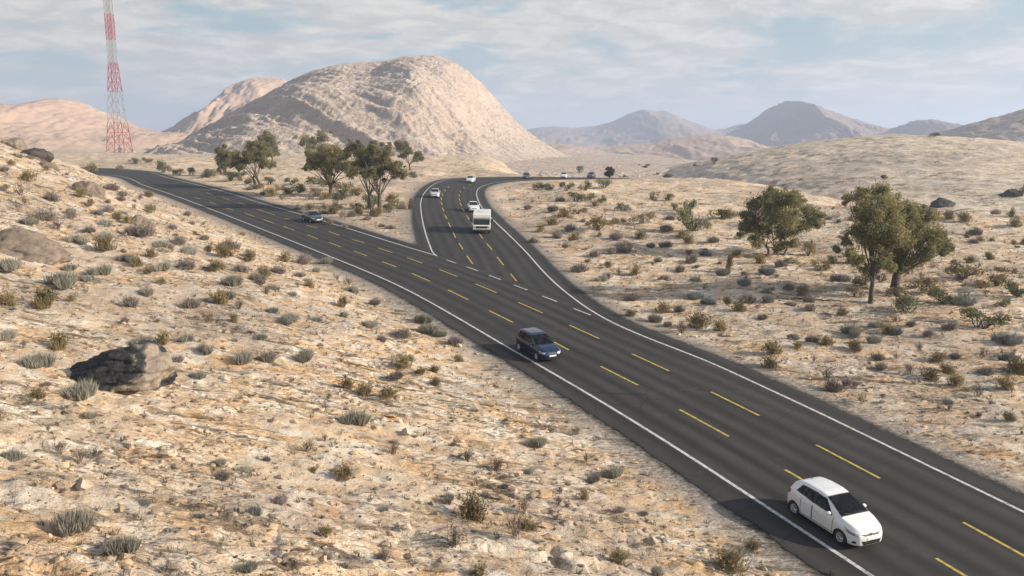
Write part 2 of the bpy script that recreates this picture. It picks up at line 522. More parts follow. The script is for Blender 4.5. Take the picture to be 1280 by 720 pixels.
def sand_material(name, s=1.0, verge=False, cream=(0.71, 0.555, 0.385), tan=(0.67, 0.435, 0.225), grey=(0.44, 0.365, 0.30), bright=(0.82, 0.715, 0.575), dark=(0.095, 0.068, 0.050), streak=1.0, fine=1.0):
    t = NT(name)
    ang = -math.atan2(STR[1], STR[0])
    v = t.coord('Object', (s, s, s))
    vb = t.coord('Object', (s * 0.32, s * 1.25, s), (0, 0, ang))
    vc = t.coord('Object', (s * 0.9, s * 1.5, s * 1.5), (0, 0, ang))
    big = t.noise(v, 0.055, 4, 0.6)
    mid = t.noise(vc, 0.33, 6, 0.62, 0.3)
    mid2 = t.noise(vb, 0.55, 6, 0.65, 0.5)
    small = t.noise(vc, 1.9, 6, 0.68)
    c = t.mix(t.ramp(mid, [(0.40, 0.0), (0.60, 1.0)]), cream, tan)
    c = t.mix(t.ramp(mid2, [(0.50, 0.0), (0.68, 0.9)]), c, grey)
    c = t.mix(t.ramp(t.noise(vc, 0.6, 5, 0.6), [(0.47, 0.0), (0.60, 0.95)]), c, bright)
    rust = t.ramp(t.noise(vb, 0.85, 5, 0.6), [(0.60, 0.0), (0.70, 0.7)])
    c = t.mix(rust, c, (0.48, 0.24, 0.10))
    c = t.mix(t.ramp(big, [(0.46, 0.0), (0.64, 0.55)]), c, tuple(k * 0.85 for k in grey))
    # dark cracks and crusts along the beds
    q = t.noise(vb, 1.15, 7, 0.66, 0.6)
    crack = t.ramp(q, [(0.555, 0.0), (0.63, 0.85 * streak)])
    gate = t.ramp(t.noise(v, 0.16, 5, 0.6), [(0.40, 0.12), (0.58, 1.0)])
    crackg = t.math('MULTIPLY', crack, gate)
    c = t.mix(crackg, c, dark)
    q2 = t.noise(vc, 3.2, 5, 0.7)
    speck_shade = t.ramp(q2, [(0.585, 0.0), (0.66, 0.75 * streak)])  # fine dark specks coloured in as small shadows on the ground
    c = t.mix(t.math('MULTIPLY', speck_shade, gate), c, tuple(k * 1.8 for k in dark))
    c = t.mix(t.ramp(small, [(0.30, 0.45), (0.55, 0.0)]), c, tuple(k * 0.62 for k in grey))
    grain = t.noise(v, 14.0, 3, 0.7)
    c = t.mix(0.35, c, t.ramp(grain, [(0.25, 0.68), (0.75, 1.0)]), 'MULTIPLY')
    if verge:
        at = t.node('ShaderNodeAttribute', attribute_name='verge').outputs['Fac']
        wob = t.math('ADD', at, t.math('MULTIPLY', t.math('SUBTRACT', t.noise(v, 0.9, 6, 0.7), 0.5), 1.7))
        gr = t.mix(t.ramp(t.noise(v, 9.0, 4, 0.75), [(0.35, 0.0), (0.7, 1.0)]), (0.20, 0.175, 0.15), (0.47, 0.41, 0.345))
        f = t.node('ShaderNodeMapRange'); t.link(wob, f.inputs['Value'])
        f.inputs['From Min'].default_value = 0.55; f.inputs['From Max'].default_value = 2.3; f.inputs['To Min'].default_value = 1; f.inputs['To Max'].default_value = 0
        c = t.mix(f.outputs[0], c, gr)
        wob2 = t.math('ADD', at, t.math('MULTIPLY', t.math('SUBTRACT', t.noise(v, 3.0, 6, 0.8), 0.5), 1.3))
        f2 = t.node('ShaderNodeMapRange'); t.link(wob2, f2.inputs['Value'])
        f2.inputs['From Min'].default_value = 0.0; f2.inputs['From Max'].default_value = 0.5; f2.inputs['To Min'].default_value = 1; f2.inputs['To Max'].default_value = 0
        c = t.mix(f2.outputs[0], c, (0.042, 0.039, 0.036))
    vo = t.node('ShaderNodeTexVoronoi', feature='F1'); t.link(vc, vo.inputs['Vector']); vo.inputs['Scale'].default_value = 2.3
    vo2 = t.node('ShaderNodeTexVoronoi', feature='DISTANCE_TO_EDGE'); t.link(vb, vo2.inputs['Vector']); vo2.inputs['Scale'].default_value = 2.6
    plate = t.math('MULTIPLY', t.ramp(vo2.outputs['Distance'], [(0.0, 0.0), (0.12, 1.0)]), 0.22)
    c = t.mix(t.math('MULTIPLY', t.ramp(vo2.outputs['Distance'], [(0.0, 0.3), (0.03, 0.0)]), gate), c, tuple(k * 1.5 for k in dark))
    h = t.math('ADD', t.math('ADD', t.math('MULTIPLY', crackg, -0.9), t.math('MULTIPLY', t.math('ADD', plate, t.math('MULTIPLY', vo.outputs['Distance'], -0.45)), gate)), t.math('ADD', mid2, t.math('MULTIPLY', small, 0.6)))
    nb = t.bump(h, 0.9 * fine, 0.30 / s)
    nb = t.bump(t.math('ADD', grain, t.math('MULTIPLY', q2, -1.0)), 0.6 * fine, 0.06 / s, nb)
    t.link(nb, t.b.inputs['Normal'])
    return t.set(Base_Color=c, Roughness=0.95, Specular_IOR_Level=0.12)


def hill_material(name, s, c1, c2, c3, dark, bump=1.0, bd=3.0, veg=0.0):
    t = NT(name)
    v = t.coord('Object', (s, s, s * 1.4))
    n1 = t.noise(v, 0.012, 5, 0.6); n2 = t.noise(v, 0.06, 6, 0.68, 0.4); n3 = t.noise(v, 0.24, 5, 0.72)
    c = t.mix(t.ramp(n1, [(0.38, 0.0), (0.62, 1.0)]), c1, c2)
    c = t.mix(t.ramp(n2, [(0.45, 0.0), (0.68, 0.8)]), c, c3)
    c = t.mix(t.ramp(n3, [(0.55, 0.0), (0.70, 0.75)]), c, dark)
    if veg:
        c = t.mix(t.ramp(t.noise(v, 0.35, 4, 0.6), [(0.60, 0.0), (0.66, veg)]), c, (0.10, 0.10, 0.055))
    h = t.math('ADD', n2, t.math('MULTIPLY', n3, 0.45))
    t.link(t.bump(h, bump, bd), t.b.inputs['Normal'])
    return t.set(Base_Color=c, Roughness=0.95, Specular_IOR_Level=0.1)


M = {}
M['sand'] = sand_material('desert sandstone', 1.0, True)
M['mountain'] = hill_material('pale mountain rock', 1.0, (0.58, 0.475, 0.39), (0.51, 0.405, 0.325), (0.63, 0.53, 0.44), (0.19, 0.145, 0.12), 1.0, 7.0)
M['right_hill'] = sand_material('pale hillside sandstone', 0.55, False, (0.74, 0.62, 0.475), (0.68, 0.51, 0.34), (0.52, 0.43, 0.345), (0.82, 0.72, 0.58), (0.16, 0.12, 0.09), 1.15, 1.0)
M['left_hill'] = hill_material('rosy hill earth', 0.5, (0.44, 0.315, 0.235), (0.48, 0.35, 0.265), (0.36, 0.26, 0.195), (0.30, 0.215, 0.165), 0.3, 4.0)
M['ridge_shade'] = hill_material('ridge rock toned as shade', 0.5, (0.17, 0.155, 0.15), (0.21, 0.185, 0.175), (0.14, 0.13, 0.125), (0.11, 0.10, 0.10), 0.4, 4.0)  # dark rock colour stands in for the shade lying on the low ridge
M['far_hill'] = hill_material('far range rock', 0.25, (0.27, 0.205, 0.18), (0.33, 0.25, 0.215), (0.23, 0.175, 0.155), (0.19, 0.15, 0.135), 0.4, 6.0)


def asphalt():
    t = NT('worn asphalt')
    v = t.coord()
    uv = t.node('ShaderNodeUVMap', uv_map='UVMap').outputs[0]
    sp = t.node('ShaderNodeSeparateXYZ'); t.link(uv, sp.inputs[0])
    lat = sp.outputs[0]
    # two polished wheel tracks in every lane
    w = t.math('SINE', t.math('MULTIPLY', lat, 2 * math.pi / 1.36))
    mp = t.node('ShaderNodeMapping'); mp.inputs['Scale'].default_value = (1.2, 0.045, 1); t.link(uv, mp.inputs[0])
    st = t.noise(mp.outputs[0], 1.0, 5, 0.6)
    f = t.math('ADD', t.math('MULTIPLY', w, 0.5), t.math('MULTIPLY', t.math('SUBTRACT', st, 0.5), 2.6))
    c = t.mix(t.ramp(t.math('ADD', t.math('MULTIPLY', f, 0.5), 0.5), [(0.1, 0.0), (0.9, 1.0)]), (0.023, 0.0213, 0.0197), (0.060, 0.0555, 0.051))
    blot = t.noise(v, 0.25, 5, 0.6)
    c = t.mix(t.ramp(blot, [(0.35, 0.35), (0.6, 0.0)]), c, (0.022, 0.0205, 0.019))
    dustn = t.noise(v, 0.7, 6, 0.7)
    c = t.mix(t.ramp(dustn, [(0.56, 0.0), (0.75, 0.35)]), c, (0.10, 0.088, 0.072))
    vo = t.node('ShaderNodeTexVoronoi', feature='DISTANCE_TO_EDGE'); t.link(t.coord('Object', (1, 1, 1)), vo.inputs['Vector']); vo.inputs['Scale'].default_value = 0.28
    crk = t.math('MULTIPLY', t.ramp(vo.outputs['Distance'], [(0.0, 0.7), (0.012, 0.0)]), t.ramp(t.noise(v, 0.13, 3), [(0.48, 0.0), (0.58, 1.0)]))
    c = t.mix(crk, c, (0.012, 0.011, 0.011))
    g = t.noise(v, 38.0, 3, 0.8)
    c = t.mix(0.4, c, t.ramp(g, [(0.3, 0.55), (0.7, 1.0)]), 'MULTIPLY')
    t.link(t.bump(g, 0.25, 0.02), t.b.inputs['Normal'])
    return t.set(Base_Color=c, Roughness=0.85, Specular_IOR_Level=0.3)


M['asphalt'] = asphalt()


def paint_line(name, col):
    t = NT(name)
    v = t.coord()
    n = t.noise(v, 5.0, 6, 0.75)
    c = t.mix(t.ramp(n, [(0.36, 0.8), (0.54, 0.08)]), col, (0.09, 0.085, 0.08))
    return t.set(Base_Color=c, Roughness=0.7)


M['white_line'] = paint_line('worn white road paint', (0.62, 0.61, 0.59))
M['yellow_line'] = paint_line('worn yellow road paint', (0.56, 0.42, 0.055))

# ------------------------------------------------------------------ ground sheet
_cx, _cy = 0.0, -14.0
rr = np.concatenate([12 * (300 / 12) ** np.linspace(0, 1, 640), 300 * (9000 / 300) ** np.linspace(0, 1, 90)[1:]])
th = np.linspace(R(-56), R(54), 640)
_r, _t = np.meshgrid(rr, th, indexing='ij')
X = _cx + _r * np.sin(_t); Y = _cy + _r * np.cos(_t)
Z = ground(X, Y)
# under the hills the sheet dips out of the way
verge = np.clip(road_dist(X, Y), 0, 30)
go = mesh('ground', np.stack([X, Y, Z], -1).reshape(-1, 3), grid_faces(*X.shape)[:, ::-1].copy(), M['sand'])
a = go.data.attributes.new('verge', 'FLOAT', 'POINT'); a.data.foreach_set('value', verge.astype(np.float32).ravel())
tag(go, kind='structure')
# the land behind and beside the viewpoint
n = 120
gx, gy = np.meshgrid(np.linspace(-9000, 9000, n), np.linspace(-9000, 9000, n))
gz = ground(gx, gy, False) - 12.0 - 60 * smooth(500, 0, np.abs(gy)) * (gy > 0)
o = mesh('terrain', np.stack([gx, gy, np.minimum(gz, -46)], -1).reshape(-1, 3), grid_faces(n, n), M['sand']); tag(o, kind='structure')

for h in HILLS:
    nx, ny = h.n
    gx, gy = np.meshgrid(np.linspace(h.x0, h.x1, nx), np.concatenate([np.linspace(h.D - h.Ef * 1.15, h.D, int(ny * .68)), np.linspace(h.D, h.D + h.Eb * 1.1, ny - int(ny * .68) + 1)[1:]]))
    gz = h(gx, gy)
    mt = {'mountain': M['mountain'], 'right_hill': M['right_hill'], 'shoulder_hill': M['mountain'], 'left_hill': M['left_hill'], 'rear_hill': M['left_hill'], 'low_ridge': M['left_hill'], 'shaded_ridge': M['ridge_shade']}.get(h.name, M['far_hill'])
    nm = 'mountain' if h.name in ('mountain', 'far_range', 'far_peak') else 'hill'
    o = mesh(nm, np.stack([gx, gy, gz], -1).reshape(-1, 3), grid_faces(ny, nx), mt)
    tag(o, kind='structure')

# ------------------------------------------------------------------ road
LIFT = 0.0


def strip(name, CL, CR, lift, nseg, ncol, mat, jl=0.0, jr=0.0, parent=None, lat0=None):
    a = resample(CL, n=nseg); b = resample(CR, n=nseg)
    s = np.linspace(0, 1, ncol)[None, :, None]
    P = a[:, None] * (1 - s) + b[:, None] * s
    d = (b - a); d /= np.linalg.norm(d, axis=1)[:, None]
    k = np.arange(nseg)
    for col, amt, sg, sd in ((0, jl, -1, 71), (-1, jr, 1, 72)):
        if amt:
            j = amt * (0.7 * fbm(k * 0.11, k * 0 + .5, sd, 4, 0.7))
            P[:, col] += sg * d * j[:, None]
    x, y = P[..., 0], P[..., 1]
    z = base(x, y) + lift
    if lat0 is not None:
        dd, sg = line_dist(lat0, x.ravel(), y.ravel()); lat = (-dd * sg).reshape(x.shape)
    else:
        lat = np.broadcast_to(s[..., 0], x.shape)
    along = np.broadcast_to((np.concatenate([[0], np.cumsum(np.linalg.norm(np.diff(a, axis=0), axis=1))]))[:, None], x.shape)
    return mesh(name, np.stack([x, y, z], -1).reshape(-1, 3), grid_faces(nseg, ncol)[:, ::-1].copy(), mat, parent, True, np.stack([lat, along], -1).reshape(-1, 2))


kr = EDGE_R[EDGE_R[:, 1] < 60]
RIGHT_A = np.vstack([kr, EDGE_M])
road = strip('road', EDGE_L, RIGHT_A, 0.0, 1400, 14, M['asphalt'], 0.22, 0.22, None, LINE_L)
tag(road, kind='structure')
krb = EDGE_R[EDGE_R[:, 1] > 48]
BL = np.vstack([EDGE_L[np.argmin(np.abs(EDGE_L[:, 1] - 45))][None] + np.array([[1.5, 1.5]]), GORE[None] * 0.5 + 0.5 * EDGE_L[np.argmin(np.abs(EDGE_L[:, 1] - 70))][None], EDGE_B])
branch = strip('road', BL, krb, -0.012, 900, 14, M['asphalt'], 0.22, 0.22, None, LINE_R)
tag(branch, kind='structure')


def ribbon(name, C, width, mat, lift, parent):
    T = np.gradient(C, axis=0); T /= np.linalg.norm(T, axis=1)[:, None]
    N = np.stack([T[:, 1], -T[:, 0]], 1) * width / 2
    P = np.stack([C - N, C + N], 1)
    z = base(P[..., 0], P[..., 1]) + lift
    return mesh(name, np.concatenate([P, z[..., None]], -1).reshape(-1, 3), grid_faces(len(C), 2)[:, ::-1].copy(), mat, parent, False)


ribbon('edge_line', resample(LINE_L, 1.5), 0.17, M['white_line'], 0.006, road)
ribbon('edge_line', resample(LINE_M, 1.5), 0.17, M['white_line'], 0.006, road)
ribbon('edge_line', resample(LINE_R, 1.5), 0.17, M['white_line'], 0.006, branch)
ribbon('edge_line', resample(LINE_B, 1.5), 0.17, M['white_line'], 0.010, branch)


def dash(name, p, q, width, mat, parent):
    a, b = hit(*p)[:2], hit(*q)[:2]
    ribbon(name, np.stack([a * (1 - t) + b * t for t in (0, .33, .67, 1)]), width, mat, 0.008, parent)


def crop(ox, oy, pts, k=260 / 1280):
    return [((ox + a * k, oy + b * k), (ox + c * k, oy + d * k)) for a, b, c, d in pts]


for p, q in crop(500, 300, [(285, 122, 345, 143), (410, 165, 480, 190), (547, 217, 622, 245), (700, 277, 785, 308), (875, 345, 967, 380), (1068, 422, 1174, 462)]):
    dash('white_dash', p, q, 0.15, M['white_line'], road)
near = [((1204, 653), (1284, 697)), ((1020, 556), (1100, 598)), ((889, 490), (949, 519.6)), ((790, 442.4), (836.6, 463.8)), ((712, 406.6), (749.4, 423.5)),
        ((648, 378), (678.7, 391.4)), ((594.5, 355), (621, 366)), ((549.4, 337), (571.5, 345.7)),
        ((1170, 698), (1240, 740)), ((981, 587), (1047, 625)), ((849.4, 512), (911, 545.6)), ((751, 458), (797.6, 481.6)), ((673, 417), (711, 437.5)), ((611.7, 388.4), (641, 403)), ((560, 362.4), (585, 374.5))]
for p, q in near:
    dash('yellow_dash', p, q, 0.14, M['yellow_line'], road)
for p, q in crop(300, 220, [(1030, 503, 1122, 537), (850, 443, 938, 472), (690, 390, 768, 413), (545, 341, 612, 366), (410, 303, 475, 320), (275, 260, 335, 278), (160, 222, 215, 240),
                            (1060, 600, 1168, 648), (875, 527, 963, 560), (700, 461, 783, 492), (548, 408, 620, 436), (412, 361, 480, 386), (268, 310, 335, 333), (145, 268, 210, 292), (30, 228, 90, 250)]):
    dash('yellow_dash', p, q, 0.14, M['yellow_line'], road)
for p, q in [((322, 261.5), (331, 264.5)), ((299, 253.2), (308, 256.4)), ((278, 246.8), (286.5, 249.6)), ((258, 241), (266, 243.4)),
             ((283, 260), (291.5, 263)), ((262, 252.8), (270, 255.5)), ((243, 246.3), (250.5, 248.8))]:
    dash('yellow_dash', p, q, 0.14, M['yellow_line'], road)
for p, q in crop(500, 200, [(412, 590, 448, 640), (362, 512, 388, 550), (325, 442, 342, 478), (297, 383, 312, 415), (275, 337, 288, 362), (260, 293, 270, 315), (252, 258, 260, 277), (251, 230, 256, 246), (258, 205, 264, 219), (272, 182, 281, 194), (292, 162, 303, 172),
                            (598, 597, 637, 648), (533, 513, 566, 552), (483, 447, 508, 482), (442, 388, 464, 423), (409, 340, 427, 368), (383, 297, 398, 320), (368, 262, 379, 282), (362, 236, 370, 252), (362, 210, 367, 224), (368, 188, 375, 200), (388, 165, 401, 174), (420, 148, 440, 155)]) + crop(500, 300, [(680, 208, 717, 253)]):
    dash('yellow_dash', p, q, 0.14, M['yellow_line'], branch)


# ------------------------------------------------------------------ vehicles
M['white_paint'] = plain('white car paint', (0.74, 0.74, 0.73), 0.28, 0, 0.9, vary=0.02)
M['blue_paint'] = plain('deep blue car paint', (0.0025, 0.0125, 0.045), 0.25, 0.0, 0.6, vary=0.1)
M['grey_paint'] = plain('dark grey car paint', (0.05, 0.055, 0.065), 0.24, 0.3, 1.0, vary=0.1)
M['teal_paint'] = plain('blue grey car paint', (0.05, 0.085, 0.12), 0.24, 0.2, 1.0, vary=0.1)
M['silver_paint'] = plain('silver white car paint', (0.60, 0.61, 0.62), 0.26, 0.2, 0.9, vary=0.03)
M['glass'] = plain('dark car glass', (0.012, 0.014, 0.016), 0.04, 0, 0, 0.6)
M['black_plastic'] = plain('black plastic trim', (0.014, 0.014, 0.015), 0.5)
def car_glass():
    t = NT('tinted car glass')
    t.set(Base_Color=(0.012, 0.014, 0.016), Roughness=0.03)
    tr = t.node('ShaderNodeBsdfTransparent'); tr.inputs['Color'].default_value = (0.42, 0.45, 0.46, 1)
    mx = t.node('ShaderNodeMixShader'); mx.inputs[0].default_value = 0.62
    t.link(t.b.outputs[0], mx.inputs[1]); t.link(tr.outputs[0], mx.inputs[2]); t.link(mx.outputs[0], t.out.inputs['Surface'])
    return t.m


M['clear_glass'] = car_glass()
M['gap'] = plain('panel gap shade', (0.01, 0.01, 0.01), 0.8)
M['rubber'] = plain('tyre rubber', (0.018, 0.018, 0.019), 0.75)
M['alloy'] = plain('silver wheel alloy', (0.55, 0.56, 0.58), 0.3, 0.7)
M['chrome'] = plain('chrome', (0.75, 0.76, 0.78), 0.15, 1.0)
M['lamp_glass'] = plain('clear lamp lens', (0.42, 0.45, 0.49), 0.08, 0.3, 1.0)
M['lamp_dark'] = plain('lamp housing', (0.17, 0.18, 0.20), 0.15, 0.3, 0.8)
M['red_lamp'] = plain('red lamp lens', (0.32, 0.012, 0.01), 0.1, 0, 0.8)
M['plate'] = plain('white number plate', (0.70, 0.70, 0.68), 0.45)
M['seat_cloth'] = plain('grey seat cloth', (0.10, 0.10, 0.105), 0.9)


class Body:
    """a car shell: cross sections along its length; forward is +x, ground is z = 0"""
    def __init__(self, sp, nx=150, nv=46):
        self.sp = sp; L = sp['L']
        self.zt = pchip(*zip(*sp['top'])); self.zb = pchip(*zip(*sp['belt'])); self.z0 = pchip(*zip(*sp['sill']))
        self.W = pchip(*zip(*sp['plan'])); self.Wt = pchip(*zip(*sp['roofw']))
        u = np.linspace(0, 1, nx); self.X = L * (u + 0.0 * u)
        e = np.sin(np.linspace(0, math.pi / 2, 14)) * 0.10          # finer towards nose and tail
        self.X = np.unique(np.concatenate([self.X, L - 0.10 + e, 0.10 - e]))
        self.nv = nv
        self.S = np.stack([self.section(x) for x in self.X])        # (nx, nv, 2): half width, height

    def section(self, x):
        zt, zb, z0, W, Wt = (float(f(x)) for f in (self.zt, self.zb, self.z0, self.W, self.Wt))
        zb = min(zb, zt - 0.03); hb = zb - z0; hg = zt - zb
        Wt = min(Wt, W * 0.97)
        P = np.array([(0, z0), (0.80 * W, z0), (0.945 * W, z0 + 0.06 * hb), (0.985 * W, z0 + 0.28 * hb), (W, z0 + 0.60 * hb), (0.985 * W, z0 + 0.88 * hb), (0.955 * W, zb),
                      (0.955 * W + (Wt - 0.955 * W) * 0.62, zb + 0.55 * hg), (Wt, zb + 0.88 * hg), (Wt * 0.90, zb + 0.97 * hg), (Wt * 0.5, zt - 0.04 * hg * 0.3), (0, zt)])
        E = np.vstack([P[0] + (P[0] - P[1]), P, (-P[-2][0], P[-2][1])])
        out = []
        for i in range(1, len(E) - 2):
            p0, p1, p2, p3 = E[i - 1], E[i], E[i + 1], E[i + 2]
            d1 = max(np.linalg.norm(p1 - p0), 1e-5) ** .5; d2 = max(np.linalg.norm(p2 - p1), 1e-5) ** .5; d3 = max(np.linalg.norm(p3 - p2), 1e-5) ** .5
            m1 = ((p1 - p0) / d1 - (p2 - p0) / (d1 + d2) + (p2 - p1) / d2) * d2; m2 = ((p2 - p1) / d2 - (p3 - p1) / (d2 + d3) + (p3 - p2) / d3) * d2
            t = np.linspace(0, 1, 12, endpoint=False)[:, None]
            out.append((2 * t ** 3 - 3 * t ** 2 + 1) * p1 + (t ** 3 - 2 * t ** 2 + t) * m1 + (-2 * t ** 3 + 3 * t ** 2) * p2 + (t ** 3 - t ** 2) * m2)
        C = np.vstack(out + [P[-1:]]); C[:, 0] = np.maximum(C[:, 0], 0); C[0, 0] = 0; C[-1, 0] = 0
        return resample(C, n=self.nv)

    def _sec(self, x):
        i = np.clip(np.searchsorted(self.X, x) - 1, 0, len(self.X) - 2)
        t = (x - self.X[i]) / (self.X[i + 1] - self.X[i])
        return self.S[i] * (1 - t) + self.S[i + 1] * t

    def side(self, x, z):
        s = self._sec(x); k = int(np.argmax(s[:, 0]))
        lo = s[:k + 1]; hi = s[k:]
        if z <= s[k, 1]:
            j = np.searchsorted(lo[:, 1], z); return float(np.interp(z, lo[:, 1] + np.arange(len(lo)) * 1e-6, lo[:, 0]))
        return float(np.interp(z, hi[:, 1] + np.arange(len(hi)) * 1e-6, hi[:, 0]))

    def top(self, x, y):
        s = self._sec(x); k = int(np.argmax(s[:, 0])); hi = s[k:][::-1]
        return float(np.interp(abs(y), hi[:, 0] + np.arange(len(hi)) * 1e-6, hi[:, 1]))

    def glazed(self, x, y, z):
        """whether a point of the shell lies under a window"""
        g = self.sp['glass']
        for xa, xb, ka, kb in (g['front'], g['rear']):
            t = (x - xa) / (xb - xa)
            if 0.04 < t < 0.96 and abs(y) < (ka * (1 - t) + kb * t) - .02 and z > float(self.zb(x)) + .02: return True
        for q in g['side']:
            s = [(q[(i + 1) % 4][0] - q[i][0]) * (z - q[i][1]) - (q[(i + 1) % 4][1] - q[i][1]) * (x - q[i][0]) for i in range(4)]
            if all(k > 0.008 for k in s) and abs(y) > .3: return True
        return False

    def shell(self, mat, parent, open_=False):
        nx, nv = self.S.shape[:2]
        ra = self.sp['arch']; wz = self.sp['wheel_r']
        Xg = np.repeat(self.X[:, None], nv, 1).copy(); Yg = self.S[..., 0].copy(); Zg = self.S[..., 1].copy()
        lateral = Yg > 0.55 * self.W(self.X)[:, None]
        for xw in self.sp['wheels']:
            dx, dz = Xg - xw, Zg - wz; r = np.hypot(dx, dz)
            m = lateral & (np.abs(r - ra) < 0.022) & (r > 1e-4)
            Xg[m] = xw + dx[m] * ra / r[m]; Zg[m] = wz + dz[m] * ra / r[m]
        V, Fs = [], []
        for sg in (1, -1):
            o = len(V)
            V += [(Xg[i, j], sg * Yg[i, j], Zg[i, j]) for i in range(nx) for j in range(nv)]
            for i in range(nx - 1):
                for j in range(nv - 1):
                    cx = (Xg[i, j] + Xg[i + 1, j + 1]) / 2; cz = (Zg[i, j] + Zg[i + 1, j + 1]) / 2
                    if (lateral[i, j] or lateral[i, j + 1]) and any((cx - xw) ** 2 + (cz - wz) ** 2 < (ra - 0.002) ** 2 for xw in self.sp['wheels']):
                        continue
                    if open_ and self.glazed(cx, (Yg[i, j] + Yg[i + 1, j + 1]) / 2, cz): continue
                    q = (o + i * nv + j, o + (i + 1) * nv + j, o + (i + 1) * nv + j + 1, o + i * nv + j + 1)
                    Fs.append(q[::-1] if sg > 0 else q)
        a, b = [], []
        for idx, keep in ((0, a), (nx - 1, b)):
            keep += [idx * nv + j for j in range(nv)] + [nx * nv + idx * nv + j for j in range(nv - 2, 0, -1)]
        Fs += [tuple(a[::-1]), tuple(b)]
        bm = bmesh.new()
        vs = [bm.verts.new(v) for v in V]
        for f in Fs:
            try: bm.faces.new([vs[k] for k in f])
            except ValueError: pass
        bmesh.ops.remove_doubles(bm, verts=bm.verts, dist=1e-4)
        bmesh.ops.recalc_face_normals(bm, faces=bm.faces)
        me = bpy.data.meshes.new('body'); bm.to_mesh(me); bm.free()
        me.polygons.foreach_set('use_smooth', np.ones(len(me.polygons), bool)); me.materials.append(mat)
        return link(bpy.data.objects.new('body', me), parent)

    def side_patch(self, mb, quad, sg, off=0.004, ns=14, nt=8):
        """quad: (x,z) bottom-rear, bottom-front, top-front, top-rear; laid on the flank"""
        (ax, az), (bx, bz), (cx, cz), (dx, dz) = quad
        V = []
        for j in range(nt + 1):
            t = j / nt
            for i in range(ns + 1):
                s = i / ns
                x = (ax * (1 - s) + bx * s) * (1 - t) + (dx * (1 - s) + cx * s) * t
                z = (az * (1 - s) + bz * s) * (1 - t) + (dz * (1 - s) + cz * s) * t
                V.append((x, sg * (self.side(x, z) + off), z))
        Fs = [(j * (ns + 1) + i, j * (ns + 1) + i + 1, (j + 1) * (ns + 1) + i + 1, (j + 1) * (ns + 1) + i) for j in range(nt) for i in range(ns)]
        if sg > 0: Fs = [f[::-1] for f in Fs]
        return mb.add(V, Fs)

    def top_patch(self, mb, x0, x1, y0, y1, off=0.004, nx=14, ny=16):
        """x0..x1 along the car; y0(x), y1(x) give the lateral limits"""
        V = []
        for i in range(nx + 1):
            x = x0 + (x1 - x0) * i / nx
            for j in range(ny + 1):
                y = y0(x) + (y1(x) - y0(x)) * j / ny
                V.append((x + (off if x1 > self.sp['L'] * .5 else -off) * 0.5, y, self.top(x, y) + off))
        Fs = [(i * (ny + 1) + j, (i + 1) * (ny + 1) + j, (i + 1) * (ny + 1) + j + 1, i * (ny + 1) + j + 1) for i in range(nx) for j in range(ny)]
        return mb.add(V, Fs)


def wheel(parent, x, y, r, w, sg, rim_mat=None, spokes=7, detail=True):
    t = MB(); n = 36 if detail else 18
    t.lathe([(-w / 2, r * .66), (-w / 2, r * .93), (-w * .36, r), (w * .36, r), (w / 2, r * .93), (w / 2, r * .66), (w * .3, r * .62), (-w * .3, r * .62), (-w / 2, r * .66)], n)
    wh = empty('wheel', (x, y, r)); wh.parent = parent
    t.build('tyre', M['rubber'], wh, True)
    d = MB(); e = sg * w * .40
    d.lathe([(e * .2, r * .66), (e * 1.05, r * .66), (e * 1.12, r * .60), (e * .85, r * .56), (e * .7, r * .2), (e * 1.0, r * .16), (e * 1.02, 0.001)], n)
    for k in range(spokes if detail else 0):
        a = 2 * math.pi * k / spokes
        p = Vector((math.cos(a), 0, math.sin(a)))
        d.tube(p * r * .12 + Vector((0, e * .95, 0)), p * r * .58 + Vector((0, e * 1.0, 0)), r * .085, r * .075, 5)
    d.build('rim', rim_mat or M['alloy'], wh, False)
    if detail:
        g = MB()
        for k in range(spokes):
            a = 2 * math.pi * (k + .5) / spokes
            p = Vector((math.cos(a), 0, math.sin(a)))
            g.tube(p * r * .38 + Vector((0, e * .72, 0)), p * r * .38 + Vector((0, e * .9, 0)), r * .10, r * .10, 8)
        g.build('rim_slot', M['gap'], wh, False)
    return wh


